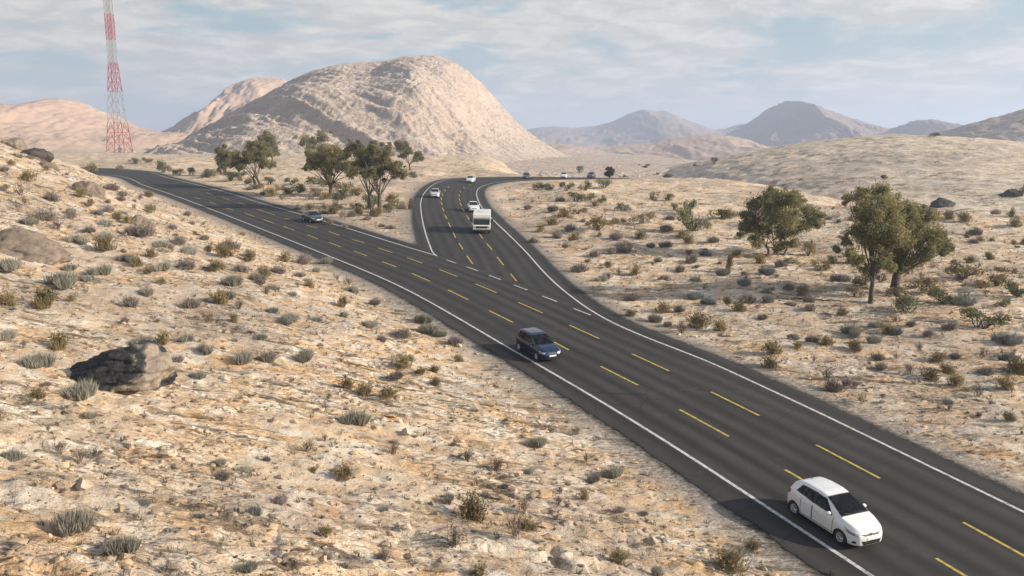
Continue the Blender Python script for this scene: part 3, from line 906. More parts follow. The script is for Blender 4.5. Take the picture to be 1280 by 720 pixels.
def make_car(name, label, cat, sp, paint, loc, heading, group=None, detail=2):
    root = empty(name, loc, 0); root.rotation_euler = (0, 0, heading)
    tag(root, label, cat, group)
    shell_root = root
    B = Body(sp, *{2: (170, 56), 1: (90, 36), 0: (56, 26)}[detail])
    L, H = sp['L'], sp['H']
    mid = (sp['wheels'][0] + sp['wheels'][1]) / 2
    parts = []
    parts.append(B.shell(paint, root, detail == 2)); GL_ = M['clear_glass'] if detail == 2 else M['glass']
    g = sp['glass']
    # windscreen and rear window
    for nm, (xa, xb, ka, kb) in (('windscreen', g['front']), ('rear_window', g['rear'])):
        mb = MB()
        def half(x, xa=xa, xb=xb, ka=ka, kb=kb):
            t = (x - xa) / (xb - xa); return (ka * (1 - t) + kb * t)
        B.top_patch(mb, xa, xb, lambda x: -half(x), lambda x: half(x), 0.006, 16, 18)
        if nm == 'rear_window': mb.f = [f for f in mb.f]
        parts.append(mb.build(nm, GL_, root, True))
    for sg in (1, -1):
        sq = g['side']
        for qa, qb in zip(sq[:-1], sq[1:]):
            mb = MB(); B.side_patch(mb, (qa[1], qb[0], qb[3], qa[2]), sg, 0.0062, 4, 8); mb.build('pillar', M['black_plastic'], root, True)
        for q in sq:
            mb = MB(); B.side_patch(mb, q, sg, 0.007, 16, 10); parts.append(mb.build('side_window', GL_, root, True))
        # doors
        for k, (xr, xf, zl, zu) in enumerate(sp['doors']):
            mb = MB(); B.side_patch(mb, ((xr, zl), (xf, zl), (xf, zu), (xr, zu)), sg, 0.0035, 16, 14)
            d = mb.build('door', paint, root, True); parts.append(d)
            if detail:
                sm = MB(); w_ = 0.011
                for (a, b) in (((xr, zl), (xr, zu)), ((xf, zl), (xf, zu))):
                    B.side_patch(sm, ((a[0] - w_, a[1]), (a[0] + w_, a[1]), (b[0] + w_, b[1]), (b[0] - w_, b[1])), sg, 0.0055, 1, 14)
                B.side_patch(sm, ((xr, zl - w_), (xf, zl - w_), (xf, zl + w_), (xr, zl + w_)), sg, 0.0055, 12, 1)
                sm.build('door_gap', M['gap'], d, True)
                xh = xr + 0.10; zh = zu - 0.10
                hb = MB(); y = B.side(xh + .08, zh)
                hb.tube((xh, sg * (y + .02), zh), (xh + .17, sg * (B.side(xh + .17, zh) + .02), zh), 0.016, 0.016, 6)
                hb.build('handle', sp.get('handle_mat', paint), d, True)
        # mirror
        mx, mz = sp['mirror']; y = B.side(mx, mz)
        mb = MB(); mb.box((mx, sg * (y + .045), mz - .02), (.06, .10, .03))
        mr = mb.build('mirror_arm', M['black_plastic'], root, False, 0.006)
        bm = bmesh.new(); bmesh.ops.create_uvsphere(bm, u_segments=14, v_segments=10, radius=1)
        for v_ in bm.verts:
            if v_.co.x < -.2: v_.co.x = -.2
        bmesh.ops.transform(bm, matrix=Matrix.Translation((mx, sg * (y + .125), mz + .015)) @ Matrix.Diagonal((.10, .105, .078, 1)), verts=bm.verts)
        me = bpy.data.meshes.new('mirror'); bm.to_mesh(me); bm.free(); me.polygons.foreach_set('use_smooth', np.ones(len(me.polygons), bool)); me.materials.append(sp.get('mirror_mat', paint))
        link(bpy.data.objects.new('mirror', me), root)
        # lamps
        mb = MB(); B.side_patch(mb, sp['headlight'], sg, 0.008, 12, 8); hl = mb.build('headlight', M['lamp_glass'], root, True)
        if detail == 2:
            q = sp['headlight']; cxx = sum(p[0] for p in q) / 4; czz = sum(p[1] for p in q) / 4
            def sh(p, k): return (cxx + (p[0] - cxx) * k, czz + (p[1] - czz) * k)
            mb = MB(); B.side_patch(mb, tuple(sh(p, .62) for p in q), sg, 0.010, 8, 6); mb.build('reflector', M['lamp_dark'], hl, True)
        mb = MB(); B.side_patch(mb, sp['taillight'], sg, 0.008, 8, 8); mb.build('tail_light', M['red_lamp'], root, True)
        if 'fog' in sp:
            mb = MB(); B.side_patch(mb, sp['fog'], sg, 0.007, 8, 6); mb.build('fog_light_recess', M['black_plastic'], root, True)
        for xw in sp['wheels']:
            yw = float(B.W(xw)) - sp['tyre_w'] / 2 - 0.02
            wheel(root, xw, sg * yw, sp['wheel_r'], sp['tyre_w'], sg, None, sp.get('spokes', 7), detail == 2)
    # wheel wells and underbody
    mb = MB()
    for xw in sp['wheels']:
        n_ = 20; hw = float(B.W(xw)) - 0.03; ra = sp['arch'] + 0.004
        for i in range(n_):
            a0, a1 = math.pi * (i / n_ * 1.3 - .15), math.pi * ((i + 1) / n_ * 1.3 - .15)
            P = [(xw + ra * math.cos(a), yy, sp['wheel_r'] + ra * math.sin(a)) for a, yy in ((a0, -hw), (a1, -hw), (a1, hw), (a0, hw))]
            mb.add(P, [(0, 1, 2, 3)])
    mb.box((mid, 0, float(B.z0(mid)) + 0.05), (L * .86, float(B.W(mid)) * 1.3, .14))
    mb.build('underbody', M['black_plastic'], root, False)
    # nose: grille, intake, plate, emblem
    xn = L
    def nose(nm, y0, y1, z0, z1, mat, off=0.006, cham=0.0, par=None):
        V, Fs = [], []; ny, nz = 14, 4
        for j in range(nz + 1):
            z = z0 + (z1 - z0) * j / nz
            for i in range(ny + 1):
                s = i / ny; y = (y0 + (y1 - y0) * s); y *= 1 - cham * (1 - j / nz)
                lo, hi = L * .6, L
                # the farthest-forward x whose flank still reaches this y at this height
                if B.side(L - 1e-4, z) >= abs(y) and z <= B.top(L - 1e-4, y): x = L
                else:
                    for _ in range(22):
                        m_ = (lo + hi) / 2
                        ok = B.side(m_, z) >= abs(y) and z <= B.top(m_, min(abs(y), B.side(m_, z))) + 1e-4
                        lo, hi = (m_, hi) if ok else (lo, m_)
                    x = lo
                V.append((x + off, y, z))
        Fs = [(j * (ny + 1) + i, j * (ny + 1) + i + 1, (j + 1) * (ny + 1) + i + 1, (j + 1) * (ny + 1) + i) for j in range(nz) for i in range(ny)]
        mb_ = MB(); mb_.add(V, Fs); return mb_.build(nm, mat, par or root, True), V
    for nm, y, z0, z1, mk, cham in sp['nose']:
        o_, _V = nose(nm, -y, y, z0, z1, M[mk], {'number_plate': 0.022, 'emblem': 0.02, 'grille_bar': .012}.get(nm, 0.007), cham)
        if nm == 'number_plate' and 'plate_text' in sp:
            pass
    ez, er = sp['emblem']
    _, Ve = nose('badge_plate', -.01, .01, ez - .01, ez + .01, M['chrome'], 0.012)
    ex = Ve[0][0]
    mb = MB()
    for k in range(20):
        a0, a1 = 2 * math.pi * k / 20, 2 * math.pi * (k + 1) / 20
        mb.tube((ex + .012, er[0] * math.cos(a0), ez + er[1] * math.sin(a0)), (ex + .012, er[0] * math.cos(a1), ez + er[1] * math.sin(a1)), .008, .008, 5)
    if sp.get('emblem_kind') == 'ovals':
        for k in range(16):
            a0, a1 = 2 * math.pi * k / 16, 2 * math.pi * (k + 1) / 16
            mb.tube((ex + .012, er[0] * .35 * math.cos(a0), ez + er[1] * .95 * math.sin(a0)), (ex + .012, er[0] * .35 * math.cos(a1), ez + er[1] * .95 * math.sin(a1)), .006, .006, 5)
            mb.tube((ex + .012, er[0] * .8 * math.cos(a0), ez + er[1] * (.45 + .4 * math.sin(a0))), (ex + .012, er[0] * .8 * math.cos(a1), ez + er[1] * (.45 + .4 * math.sin(a1))), .006, .006, 5)
    mb.build('emblem', M['chrome'], root, True)
    if detail == 2:
        # wipers, roof aerial, seats seen as dark shapes under the glass edge
        mb = MB(); xa, xb, ka, kb = g['front']
        for y0_, y1_ in ((.55, .05), (.02, -.5)):
            mb.tube((xb + .0, y0_, B.top(xb, y0_) + .02), (xb - .10, y1_, B.top(xb - .10, y1_) + .022), .009, .006, 5)
        mb.build('wiper', M['black_plastic'], root, False)
        # cabin: seats, dashboard, steering wheel, lining
        xs_ = g['front'][0] - .05
        for xx in (xs_, xs_ - .82):
            for yy in (-.36, .36):
                bm_ = MB(); bm_.box((xx - .1, yy, .52), (.50, .48, .16)); bm_.add([(xx - .42, yy - .23, .55), (xx - .42, yy + .23, .55), (xx - .60, yy + .20, 1.10), (xx - .60, yy - .20, 1.10), (xx - .30, yy - .23, .55), (xx - .30, yy + .23, .55), (xx - .50, yy + .20, 1.10), (xx - .50, yy - .20, 1.10)], [(0, 1, 2, 3), (7, 6, 5, 4), (0, 4, 5, 1), (3, 2, 6, 7), (0, 3, 7, 4), (1, 5, 6, 2)])
                bm_.box((xx - .56, yy, 1.20), (.09, .24, .15)); bm_.build('seat', M['seat_cloth'], root, False, .03)
        bm_ = MB(); bm_.box((g['front'][1] - .27, 0, .84), (.42, 1.35, .16)); bm_.build('dashboard', M['black_plastic'], root, False, .04)
        bm_ = MB(); cx_ = Vector((g['front'][1] - .60, .36, .90))
        for k in range(18):
            a0, a1 = 2 * math.pi * k / 18, 2 * math.pi * (k + 1) / 18
            f_ = lambda a: cx_ + Vector((.06 * math.sin(a), .18 * math.cos(a), .17 * math.sin(a)))
            bm_.tube(f_(a0), f_(a1), .016, .016, 5)
        bm_.build('steering_wheel', M['black_plastic'], root, True)
        ax = sp.get('aerial')
        if ax:
            mb = MB(); mb.tube((ax, 0, B.top(ax, 0) - .01), (ax - .06, 0, B.top(ax, 0) + .03), .018, .012, 6); mb.tube((ax - .05, 0, B.top(ax, 0) + .02), (ax - .17, 0, B.top(ax, 0) + .16), .007, .004, 5)
            mb.build('aerial', M['black_plastic'], root, False)
    # re-centre on the wheelbase
    for ch in root.children:
        ch.location.x -= mid
    root.scale = (sp.get('scale', 1.0),) * 3
    return root


HATCH = dict(scale=0.955, L=3.885, H=1.51, arch=0.345, wheel_r=0.295, tyre_w=0.185, wheels=(0.60, 3.11), spokes=8,
    top=[(0, .62), (.02, .80), (.07, .98), (.16, 1.14), (.34, 1.345), (.50, 1.43), (.75, 1.475), (1.2, 1.51), (1.65, 1.51), (2.05, 1.455), (2.30, 1.375), (2.65, 1.215), (2.95, 1.055), (3.05, 1.015), (3.3, .955), (3.55, .875), (3.72, .79), (3.82, .68), (3.87, .58), (3.885, .50)],
    belt=[(0, .58), (.05, .80), (.2, .96), (.6, 1.03), (1.2, .99), (2, .935), (2.7, .89), (3.0, .87), (3.4, .79), (3.7, .69), (3.82, .60), (3.885, .46)],
    sill=[(0, .36), (.06, .27), (.25, .22), (1.0, .19), (3.0, .19), (3.5, .18), (3.8, .21), (3.885, .26)],
    plan=[(0, .50), (.04, .66), (.15, .765), (.4, .825), (.7, .845), (1.5, .845), (2.6, .845), (3.1, .842), (3.4, .80), (3.6, .735), (3.75, .64), (3.83, .55), (3.885, .36)],
    roofw=[(0, .44), (.1, .56), (.34, .555), (.8, .585), (1.5, .60), (2.05, .585), (2.4, .61), (2.95, .70), (3.1, .70), (3.5, .62), (3.75, .50), (3.885, .30)],
    glass=dict(front=(2.07, 2.99, .555, .69), rear=(.44, .15, .50, .55),
        side=[((.62, 1.10), (1.02, 1.06), (1.04, 1.41), (.80, 1.385)), ((1.06, 1.06), (1.58, 1.00), (1.58, 1.425), (1.08, 1.412)), ((1.65, 1.00), (2.62, .955), (2.13, 1.365), (1.65, 1.425))]),
    doors=[(.98, 1.60, .32, .93), (1.63, 2.72, .32, .89)], mirror=(2.52, 1.00),
    headlight=((3.36, .665), (3.80, .565), (3.79, .675), (3.24, .835)), taillight=((.045, .78), (.30, .86), (.34, 1.02), (.10, 1.02)),
    fog=((3.60, .30), (3.76, .31), (3.75, .40), (3.66, .40)),
    nose=[('grille', .47, .60, .675, 'black_plastic', .35), ('lower_intake', .47, .27, .42, 'black_plastic', .16), ('number_plate', .24, .45, .54, 'plate', 0.0)],
    emblem=(.665, (.075, .05)), emblem_kind='ovals', aerial=.62)

MPV = dict(scale=0.93, L=4.10, H=1.55, arch=0.35, wheel_r=0.305, tyre_w=0.19, wheels=(0.68, 3.28), spokes=7,
    top=[(0, .60), (.02, .82), (.07, 1.02), (.14, 1.2), (.26, 1.40), (.38, 1.49), (.7, 1.54), (1.3, 1.55), (1.8, 1.535), (2.1, 1.475), (2.35, 1.38), (2.7, 1.19), (3.0, 1.025), (3.1, .995), (3.4, .945), (3.7, .87), (3.9, .80), (4.02, .69), (4.08, .58), (4.1, .50)],
    belt=[(0, .56), (.05, .82), (.2, .94), (.6, .97), (1.3, .95), (2.1, .93), (2.8, .90), (3.1, .88), (3.5, .82), (3.9, .72), (4.03, .6), (4.1, .46)],
    sill=[(0, .36), (.06, .28), (.25, .24), (1.0, .21), (3.2, .21), (3.8, .20), (4.02, .22), (4.1, .27)],
    plan=[(0, .56), (.04, .70), (.15, .78), (.4, .82), (.8, .845), (1.5, .85), (2.8, .85), (3.3, .845), (3.6, .815), (3.85, .74), (3.98, .65), (4.06, .55), (4.1, .38)],
    roofw=[(0, .50), (.1, .60), (.3, .60), (.8, .61), (1.5, .615), (2.1, .60), (2.5, .63), (3.0, .70), (3.2, .70), (3.7, .64), (3.95, .52), (4.1, .32)],
    glass=dict(front=(2.14, 3.02, .565, .685), rear=(.36, .13, .54, .59),
        side=[((.36, 1.03), (.88, 1.01), (.90, 1.44), (.50, 1.42)), ((.95, 1.01), (1.62, .99), (1.62, 1.46), (.97, 1.45)), ((1.70, .99), (2.68, .95), (2.20, 1.38), (1.70, 1.455))]),
    doors=[(.92, 1.64, .33, .92), (1.68, 2.78, .33, .91)], mirror=(2.60, 1.00), handle_mat=None,
    headlight=((3.66, .66), (4.02, .60), (4.01, .70), (3.66, .80)), taillight=((.04, .80), (.22, .84), (.26, 1.25), (.14, 1.25)),
    nose=[('grille', .40, .60, .69, 'black_plastic', .3), ('lower_intake', .52, .27, .37, 'black_plastic', .1), ('number_plate', .26, .43, .53, 'plate', 0.0)],
    emblem=(.655, (.055, .055)), aerial=.5)
MPV.pop('handle_mat')

SALOON = dict(L=4.45, H=1.46, arch=0.345, wheel_r=0.305, tyre_w=0.19, wheels=(0.95, 3.58), spokes=7,
    top=[(0, .60), (.03, .82), (.10, .99), (.25, 1.03), (.55, 1.06), (.75, 1.10), (1.05, 1.26), (1.35, 1.39), (1.7, 1.45), (2.1, 1.46), (2.45, 1.41), (2.7, 1.31), (3.05, 1.12), (3.28, 1.0), (3.4, .96), (3.8, .90), (4.15, .81), (4.33, .70), (4.42, .58), (4.45, .50)],
    belt=[(0, .56), (.05, .80), (.25, .93), (.7, .96), (1.3, .95), (2.2, .92), (3.0, .89), (3.4, .87), (3.9, .80), (4.2, .70), (4.36, .6), (4.45, .46)],
    sill=[(0, .38), (.08, .28), (.3, .23), (1.0, .19), (3.4, .19), (4.0, .18), (4.35, .21), (4.45, .27)],
    plan=[(0, .56), (.05, .70), (.2, .79), (.5, .84), (1.0, .86), (2.0, .865), (3.0, .86), (3.6, .855), (3.95, .82), (4.2, .74), (4.34, .64), (4.42, .54), (4.45, .38)],
    roofw=[(0, .48), (.2, .68), (.7, .70), (1.1, .60), (1.5, .575), (2.1, .58), (2.5, .585), (2.9, .63), (3.3, .70), (3.8, .68), (4.2, .55), (4.45, .32)],
    glass=dict(front=(2.48, 3.28, .545, .68), rear=(1.32, .78, .53, .62),
        side=[((1.00, 1.0), (1.60, .985), (1.60, 1.37), (1.32, 1.33)), ((1.67, .985), (2.40, .965), (2.40, 1.365), (1.67, 1.375)), ((2.46, .96), (3.04, .94), (2.62, 1.29), (2.46, 1.35))]),
    doors=[(1.30, 2.08, .30, .92), (2.12, 3.06, .30, .90)], mirror=(2.95, .99),
    headlight=((4.00, .66), (4.36, .59), (4.35, .68), (3.98, .79)), taillight=((.05, .72), (.28, .78), (.28, .95), (.09, .94)),
    nose=[('grille', .40, .58, .68, 'black_plastic', .2), ('lower_intake', .50, .26, .36, 'black_plastic', .1), ('number_plate', .26, .43, .53, 'plate', 0.0)],
    emblem=(.64, (.05, .04)))


def lane_pose(px, py, ahead):
    """where a car stands: the ground point under its middle and its heading towards a second picture point"""
    p = hit(px, py); q = hit(*ahead)
    h = math.atan2(q[1] - p[1], q[0] - p[0])
    return p, h


def set_on_road(root):
    """tilt the car to the slope of the road"""
    x, y, _ = root.location; e = 1.0; h = root.rotation_euler[2]
    f = Vector((math.cos(h), math.sin(h), 0)); s = Vector((-math.sin(h), math.cos(h), 0))
    b = lambda v: float(base(np.array([v.x]), np.array([v.y]))[0])
    o = Vector((x, y, 0))
    F = (f + Vector((0, 0, (b(o + f * e) - b(o - f * e)) / 2))).normalized(); S = (s + Vector((0, 0, (b(o + s * e) - b(o - s * e)) / 2))).normalized()
    U = F.cross(S).normalized(); S = U.cross(F)
    root.location.z = b(o) + 0.004
    root.rotation_euler = Matrix((F, S, U)).transposed().to_euler()
    return root


VEH = {}


def pose_dir(C, p):
    """direction of travel towards the camera along the road line nearest to p"""
    i = int(np.argmin(np.linalg.norm(C - p[:2], axis=1))); i = min(max(i, 2), len(C) - 3)
    d = C[i - 2] - C[i + 2]
    return math.atan2(d[1], d[0])


def put(kind, key, pix, C, sp, paint, name, label, cat, group=None, detail=2, turn=0.0, back=False):
    p = hit(*pix); h = pose_dir(C, p) + turn + (math.pi if back else 0)
    r = make_car(name, label, cat, sp, paint, tuple(p), h, group, detail)
    set_on_road(r); VEH[key] = r; return r


put('car', 'white hatchback', (1039, 657), LINE_L, HATCH, M['white_paint'], 'hatchback', 'white five-door hatchback with dark windows driving close to the camera', 'car', 'cars driving on the road')
put('car', 'blue hatchback', (672, 443), LINE_L, MPV, M['blue_paint'], 'hatchback', 'deep blue hatchback with a white number plate heading along the main road', 'car', 'cars driving on the road')
put('car', 'dark grey saloon', (391, 277), LINE_L, SALOON, M['grey_paint'], 'saloon_car', 'dark grey saloon beside the inner edge line of the main road', 'car', 'cars driving on the road', 1)
put('car', 'silver car', (544, 246), LINE_B, SALOON, M['silver_paint'], 'saloon_car', 'silver saloon hugging the outer edge line where the side road bends', 'car', 'cars driving on the road', 1)
put('car', 'white saloon', (591.5, 263.5), LINE_R, SALOON, M['white_paint'], 'saloon_car', 'white saloon driving close behind the boxy motorhome', 'car', 'cars driving on the road', 1)
put('car', 'white car in the bend', (588.5, 227.8), LINE_B, SALOON, M['white_paint'], 'saloon_car', 'small white car coming round the far bend in the middle lane', 'car', 'cars driving on the road', 0)
put('car', 'blue-grey van', (658, 223.2), LINE_R, MPV, M['teal_paint'], 'people_carrier', 'blue-grey people carrier on the level road beyond the bend', 'car', 'cars driving on the road', 0, 1.1)
put('car', 'distant white car', (705, 222.6), LINE_R, HATCH, M['white_paint'], 'hatchback', 'tiny white car at the far end of the side road', 'car', 'cars driving on the road', 0, 1.1)
put('car', 'distant dark car', (739, 222.4), LINE_R, SALOON, M['grey_paint'], 'saloon_car', 'dark distant car last in line at the end of the side road', 'car', 'cars driving on the road', 0, 1.0)

# the motorhome
p = hit(602.5, 288.5); h = math.atan2(-p[1], -p[0]) - 0.02
rv = empty('motorhome', tuple(p), h); tag(rv, 'boxy cream white motorhome leading a white saloon down the side road', 'motorhome')
M['rv_shell'] = plain('cream motorhome shell', (0.66, 0.655, 0.61), 0.4, 0, 0.3, vary=0.04, vs=1.5)
M['rv_grey'] = plain('grey band', (0.30, 0.32, 0.33), 0.45)
prof = [(-2.6, .45), (2.75, .45), (3.0, .62), (3.02, 1.05), (2.94, 1.18), (2.72, 1.92), (2.80, 2.02), (2.72, 2.42), (2.50, 2.56), (-2.45, 2.56), (-2.6, 2.42)]
W = 1.10
mb = MB(); n_ = len(prof)
mb.add([(x, -W, z) for x, z in prof] + [(x, W, z) for x, z in prof], [tuple(range(n_)), tuple(range(2 * n_ - 1, n_ - 1, -1))] + [(i, n_ + i, n_ + (i + 1) % n_, (i + 1) % n_) for i in range(n_)])
mb.build('body', M['rv_shell'], rv, False, 0.05)
mb = MB(); mb.add([(2.958, -1.02, 1.16), (2.958, 1.02, 1.16), (2.75, 1.0, 1.87), (2.75, -1.0, 1.87)], [(0, 1, 2, 3)])
ws = mb.build('windscreen', M['glass'], rv)
mb = MB(); mb.add([(3.03, -.72, .74), (3.03, .72, .74), (3.04, .72, 1.0), (3.04, -.72, 1.0)], [(0, 1, 2, 3)]); mb.build('grille', M['black_plastic'], rv)
mb = MB(); mb.box((3.06, 0, .55), (.14, 2.16, .18)); mb.build('bumper', M['chrome'], rv, False, .03)
for sg in (1, -1):
    mb = MB(); mb.lathe([(0, .001), (.0, .10), (.03, .11)], 16, 'y', (0, 0, 0)); o = mb.build('headlight', M['lamp_glass'], rv, True); o.location = (3.055, sg * .88, .92); o.rotation_euler = (0, 0, R(90))
    for x in (-1.5, 2.05): wheel(rv, x, sg * .93, .39, .24, sg, None, 6, False)
    mb = MB(); mb.tube((2.75, sg * 1.12, 1.95), (2.85, sg * 1.32, 1.9), .02, .02, 5); mb.box((2.87, sg * 1.36, 1.78), (.07, .17, .32)); mb.build('mirror', M['black_plastic'], rv, False, .01)
    for x0, x1, z0, z1 in ((1.75, 2.4, 1.3, 1.85), (-.6, .7, 1.4, 1.9), (-2.2, -1.2, 1.4, 1.9)):
        mb = MB(); y = sg * (W + .006); mb.add([(x0, y, z0), (x1, y, z0), (x1, y, z1), (x0, y, z1)], [(0, 1, 2, 3) if sg < 0 else (3, 2, 1, 0)]); mb.build('side_window', M['glass'], rv)
    mb = MB(); y = sg * (W + .004); mb.add([(-2.5, y, 1.02), (2.7, y, 1.02), (2.7, y, 1.15), (-2.5, y, 1.15)], [(0, 1, 2, 3) if sg < 0 else (3, 2, 1, 0)]); mb.build('side_stripe', M['rv_grey'], rv)
mb = MB(); mb.box((.4, 0, 2.62), (.9, .75, .14)); mb.build('roof_unit', M['rv_shell'], rv, False, .05)
mb = MB(); mb.box((.2, 0, .42), (5.0, 1.9, .2)); mb.build('underbody', M['black_plastic'], rv)
set_on_road(rv); VEH['motorhome'] = rv


# ------------------------------------------------------------------ plants: materials
def leaf_mat(name, c1, c2, scale=1.2, rough=0.7, trans=0.0, vary=0.5):
    t = NT(name)
    oi = t.node('ShaderNodeObjectInfo')
    n = t.noise(t.coord(), scale, 3, 0.6)
    c = t.mix(t.ramp(n, [(0.35, 0.0), (0.65, 1.0)]), c1, c2)
    k = t.math('ADD', t.math('MULTIPLY', oi.outputs['Random'], vary), 1.0 - vary / 2)
    cc = t.node('ShaderNodeVectorMath', operation='SCALE'); t.link(c, cc.inputs[0]); t.link(k, cc.inputs['Scale'])
    if trans:
        tr = t.node('ShaderNodeBsdfTranslucent'); t.link(cc.outputs[0], tr.inputs['Color'])
        mx = t.node('ShaderNodeMixShader'); mx.inputs[0].default_value = trans
        t.link(t.b.outputs[0], mx.inputs[1]); t.link(tr.outputs[0], mx.inputs[2]); t.link(mx.outputs[0], t.out.inputs['Surface'])
    return t.set(Base_Color=cc.outputs[0], Roughness=rough, Specular_IOR_Level=0.2)


M['sage'] = leaf_mat('grey green sage', (0.245, 0.235, 0.19), (0.34, 0.325, 0.27), 5, trans=0.15)
M['twig'] = leaf_mat('dry brown twigs', (0.13, 0.098, 0.075), (0.20, 0.155, 0.12), 4)
M['purple'] = leaf_mat('greyish mauve twigs', (0.20, 0.168, 0.15), (0.28, 0.24, 0.215), 4)
M['olive'] = leaf_mat('olive brush', (0.20, 0.158, 0.078), (0.285, 0.225, 0.118), 4, trans=0.15)
M['bluegrey'] = leaf_mat('blue grey brush', (0.19, 0.195, 0.18), (0.26, 0.27, 0.25), 4, trans=0.1)
M['green'] = leaf_mat('dull green foliage', (0.125, 0.135, 0.072), (0.215, 0.21, 0.11), 1.0, trans=0.4)
M['tree'] = leaf_mat('olive tree foliage', (0.175, 0.175, 0.085), (0.35, 0.31, 0.155), 0.42, trans=0.55, vary=0.14)
M['bark'] = plain('grey brown bark', (0.085, 0.068, 0.055), 0.95, vary=0.4, vs=3.0)
M['rock_tan'] = hill_material('tan boulder stone', 20.0, (0.20, 0.16, 0.125), (0.26, 0.21, 0.165), (0.155, 0.125, 0.10), (0.06, 0.05, 0.042), 0.9, 0.08)


def rock_black():
    t = NT('dark varnished boulder stone')
    v = t.coord()
    n = t.noise(v, 0.55, 5, 0.6, 0.6); n2 = t.noise(v, 3.0, 6, 0.7); n3 = t.noise(v, 11, 5, 0.7)
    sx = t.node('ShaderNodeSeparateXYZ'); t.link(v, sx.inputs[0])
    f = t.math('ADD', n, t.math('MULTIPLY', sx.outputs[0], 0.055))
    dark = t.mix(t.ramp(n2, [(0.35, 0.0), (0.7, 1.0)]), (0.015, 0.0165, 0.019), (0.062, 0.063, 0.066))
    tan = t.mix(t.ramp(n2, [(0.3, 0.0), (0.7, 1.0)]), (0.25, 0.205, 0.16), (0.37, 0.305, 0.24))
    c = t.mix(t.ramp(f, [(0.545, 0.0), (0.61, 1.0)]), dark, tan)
    c = t.mix(t.ramp(n3, [(0.55, 0.0), (0.7, 0.5)]), c, (0.05, 0.045, 0.04))
    t.link(t.bump(t.math('ADD', n2, t.math('MULTIPLY', n3, 0.5)), 0.9, 0.12), t.b.inputs['Normal'])
    return t.set(Base_Color=c, Roughness=0.75, Specular_IOR_Level=0.3)


M['rock_black'] = rock_black()
M['rock_dark'] = hill_material('dark far boulder stone', 15.0, (0.055, 0.052, 0.05), (0.09, 0.08, 0.07), (0.12, 0.10, 0.085), (0.03, 0.03, 0.03), 0.8, 0.15)


# ------------------------------------------------------------------ plants: meshes (built once, one metre wide, copied with their own size)
def tri_mesh(name, V, mat):
    V = np.asarray(V, float).reshape(-1, 3)
    F_ = np.arange(len(V)).reshape(-1, 3)
    me = bpy.data.meshes.new(name)
    n = len(F_)
    me.vertices.add(len(V)); me.vertices.foreach_set('co', V.astype(np.float32).ravel())
    me.loops.add(n * 3); me.loops.foreach_set('vertex_index', F_.astype(np.int32).ravel())
    me.polygons.add(n); me.polygons.foreach_set('loop_start', np.arange(0, n * 3, 3, dtype=np.int32))
    me.update(calc_edges=True); me.materials.append(mat)
    return me


def blades(base_, tip, w, rng, bend=0.15):
    """bent tapering blades as triangles"""
    d = tip - base_; n = len(d)
    side = np.cross(d, rng.normal(size=(n, 3))); side /= np.linalg.norm(side, axis=1)[:, None] + 1e-9
    mid = base_ + d * 0.55 + rng.normal(size=(n, 3)) * bend * np.linalg.norm(d, axis=1)[:, None] * 0.3
    w = np.broadcast_to(np.asarray(w), (n,))[:, None]
    a, b = base_ - side * w * .4, base_ + side * w * .4
    c, e = mid - side * w * .5, mid + side * w * .5
    return np.concatenate([np.stack([a, b, e], 1), np.stack([a, e, c], 1), np.stack([c, e, tip], 1)])


def sage_mesh(seed, n=1100, h=0.50):
    r = np.random.default_rng(seed)
    k = r.integers(3, 6); cc = np.stack([r.uniform(-.30, .30, k), r.uniform(-.20, .20, k)], 1); cr = r.uniform(.18, .28, k); ch = r.uniform(.7, 1.0, k) * h
    j = r.integers(0, k, n); a = r.uniform(0, 2 * math.pi, n); q = np.sqrt(r.uniform(0, 1, n))
    bx = cc[j, 0] + cr[j] * q * np.cos(a) * .7; by = cc[j, 1] + cr[j] * q * np.sin(a) * .7
    hh = ch[j] * (1 - .45 * q ** 2) * r.uniform(.55, 1.05, n)
    lean = .6 * q
    b = np.stack([bx, by, np.full(n, -.02)], 1)
    t = np.stack([bx + hh * lean * np.cos(a) + r.normal(0, .02, n), by + hh * lean * np.sin(a) + r.normal(0, .02, n), hh], 1)
    return blades(b, t, r.uniform(.009, .019, n), r)


def twigs(seed, stems=16, h=0.75, spread=0.55, kids=5, w=0.014, leaf=0.0):
    r = np.random.default_rng(seed); B, T, Wd, Lf = [], [], [], []
    for _ in range(stems):
        a = r.uniform(0, 2 * math.pi); s = r.uniform(.1, 1) * spread
        p = np.array([r.normal(0, .05), r.normal(0, .05), -.03]); L_ = h * r.uniform(.55, 1.0)
        d = np.array([math.cos(a) * s, math.sin(a) * s, 1 - .5 * s]); d /= np.linalg.norm(d)
        e = p + d * L_ * .6
        B.append(p); T.append(e + d * L_ * .05); Wd.append(w * 1.5)
        for _k in range(kids):
            f = r.uniform(.35, 1.0); o = p + (e - p) * f
            dd = d + r.normal(0, .42, 3); dd[2] = abs(dd[2]); dd /= np.linalg.norm(dd)
            t = o + dd * L_ * r.uniform(.25, .5); B.append(o); T.append(t); Wd.append(w)
            for _m in range(2):
                g = r.uniform(.3, 1); o2 = o + (t - o) * g; d2 = dd + r.normal(0, .5, 3); d2[2] = abs(d2[2]) * .8 + .1; d2 /= np.linalg.norm(d2)
                t2 = o2 + d2 * L_ * r.uniform(.1, .25); B.append(o2); T.append(t2); Wd.append(w * .75)
                if leaf and r.random() < leaf:
                    for _q in range(3): Lf.append((t2 + r.normal(0, .02, 3), t2 + d2 * r.uniform(.03, .08) + r.normal(0, .03, 3)))
    V = blades(np.array(B), np.array(T), np.array(Wd), r, .2)
    if Lf:
        b = np.array([q[0] for q in Lf]); t = np.array([q[1] for q in Lf])
        V = np.concatenate([V, blades(b, t, r.uniform(.02, .035, len(b)), r, .1)])
    return V


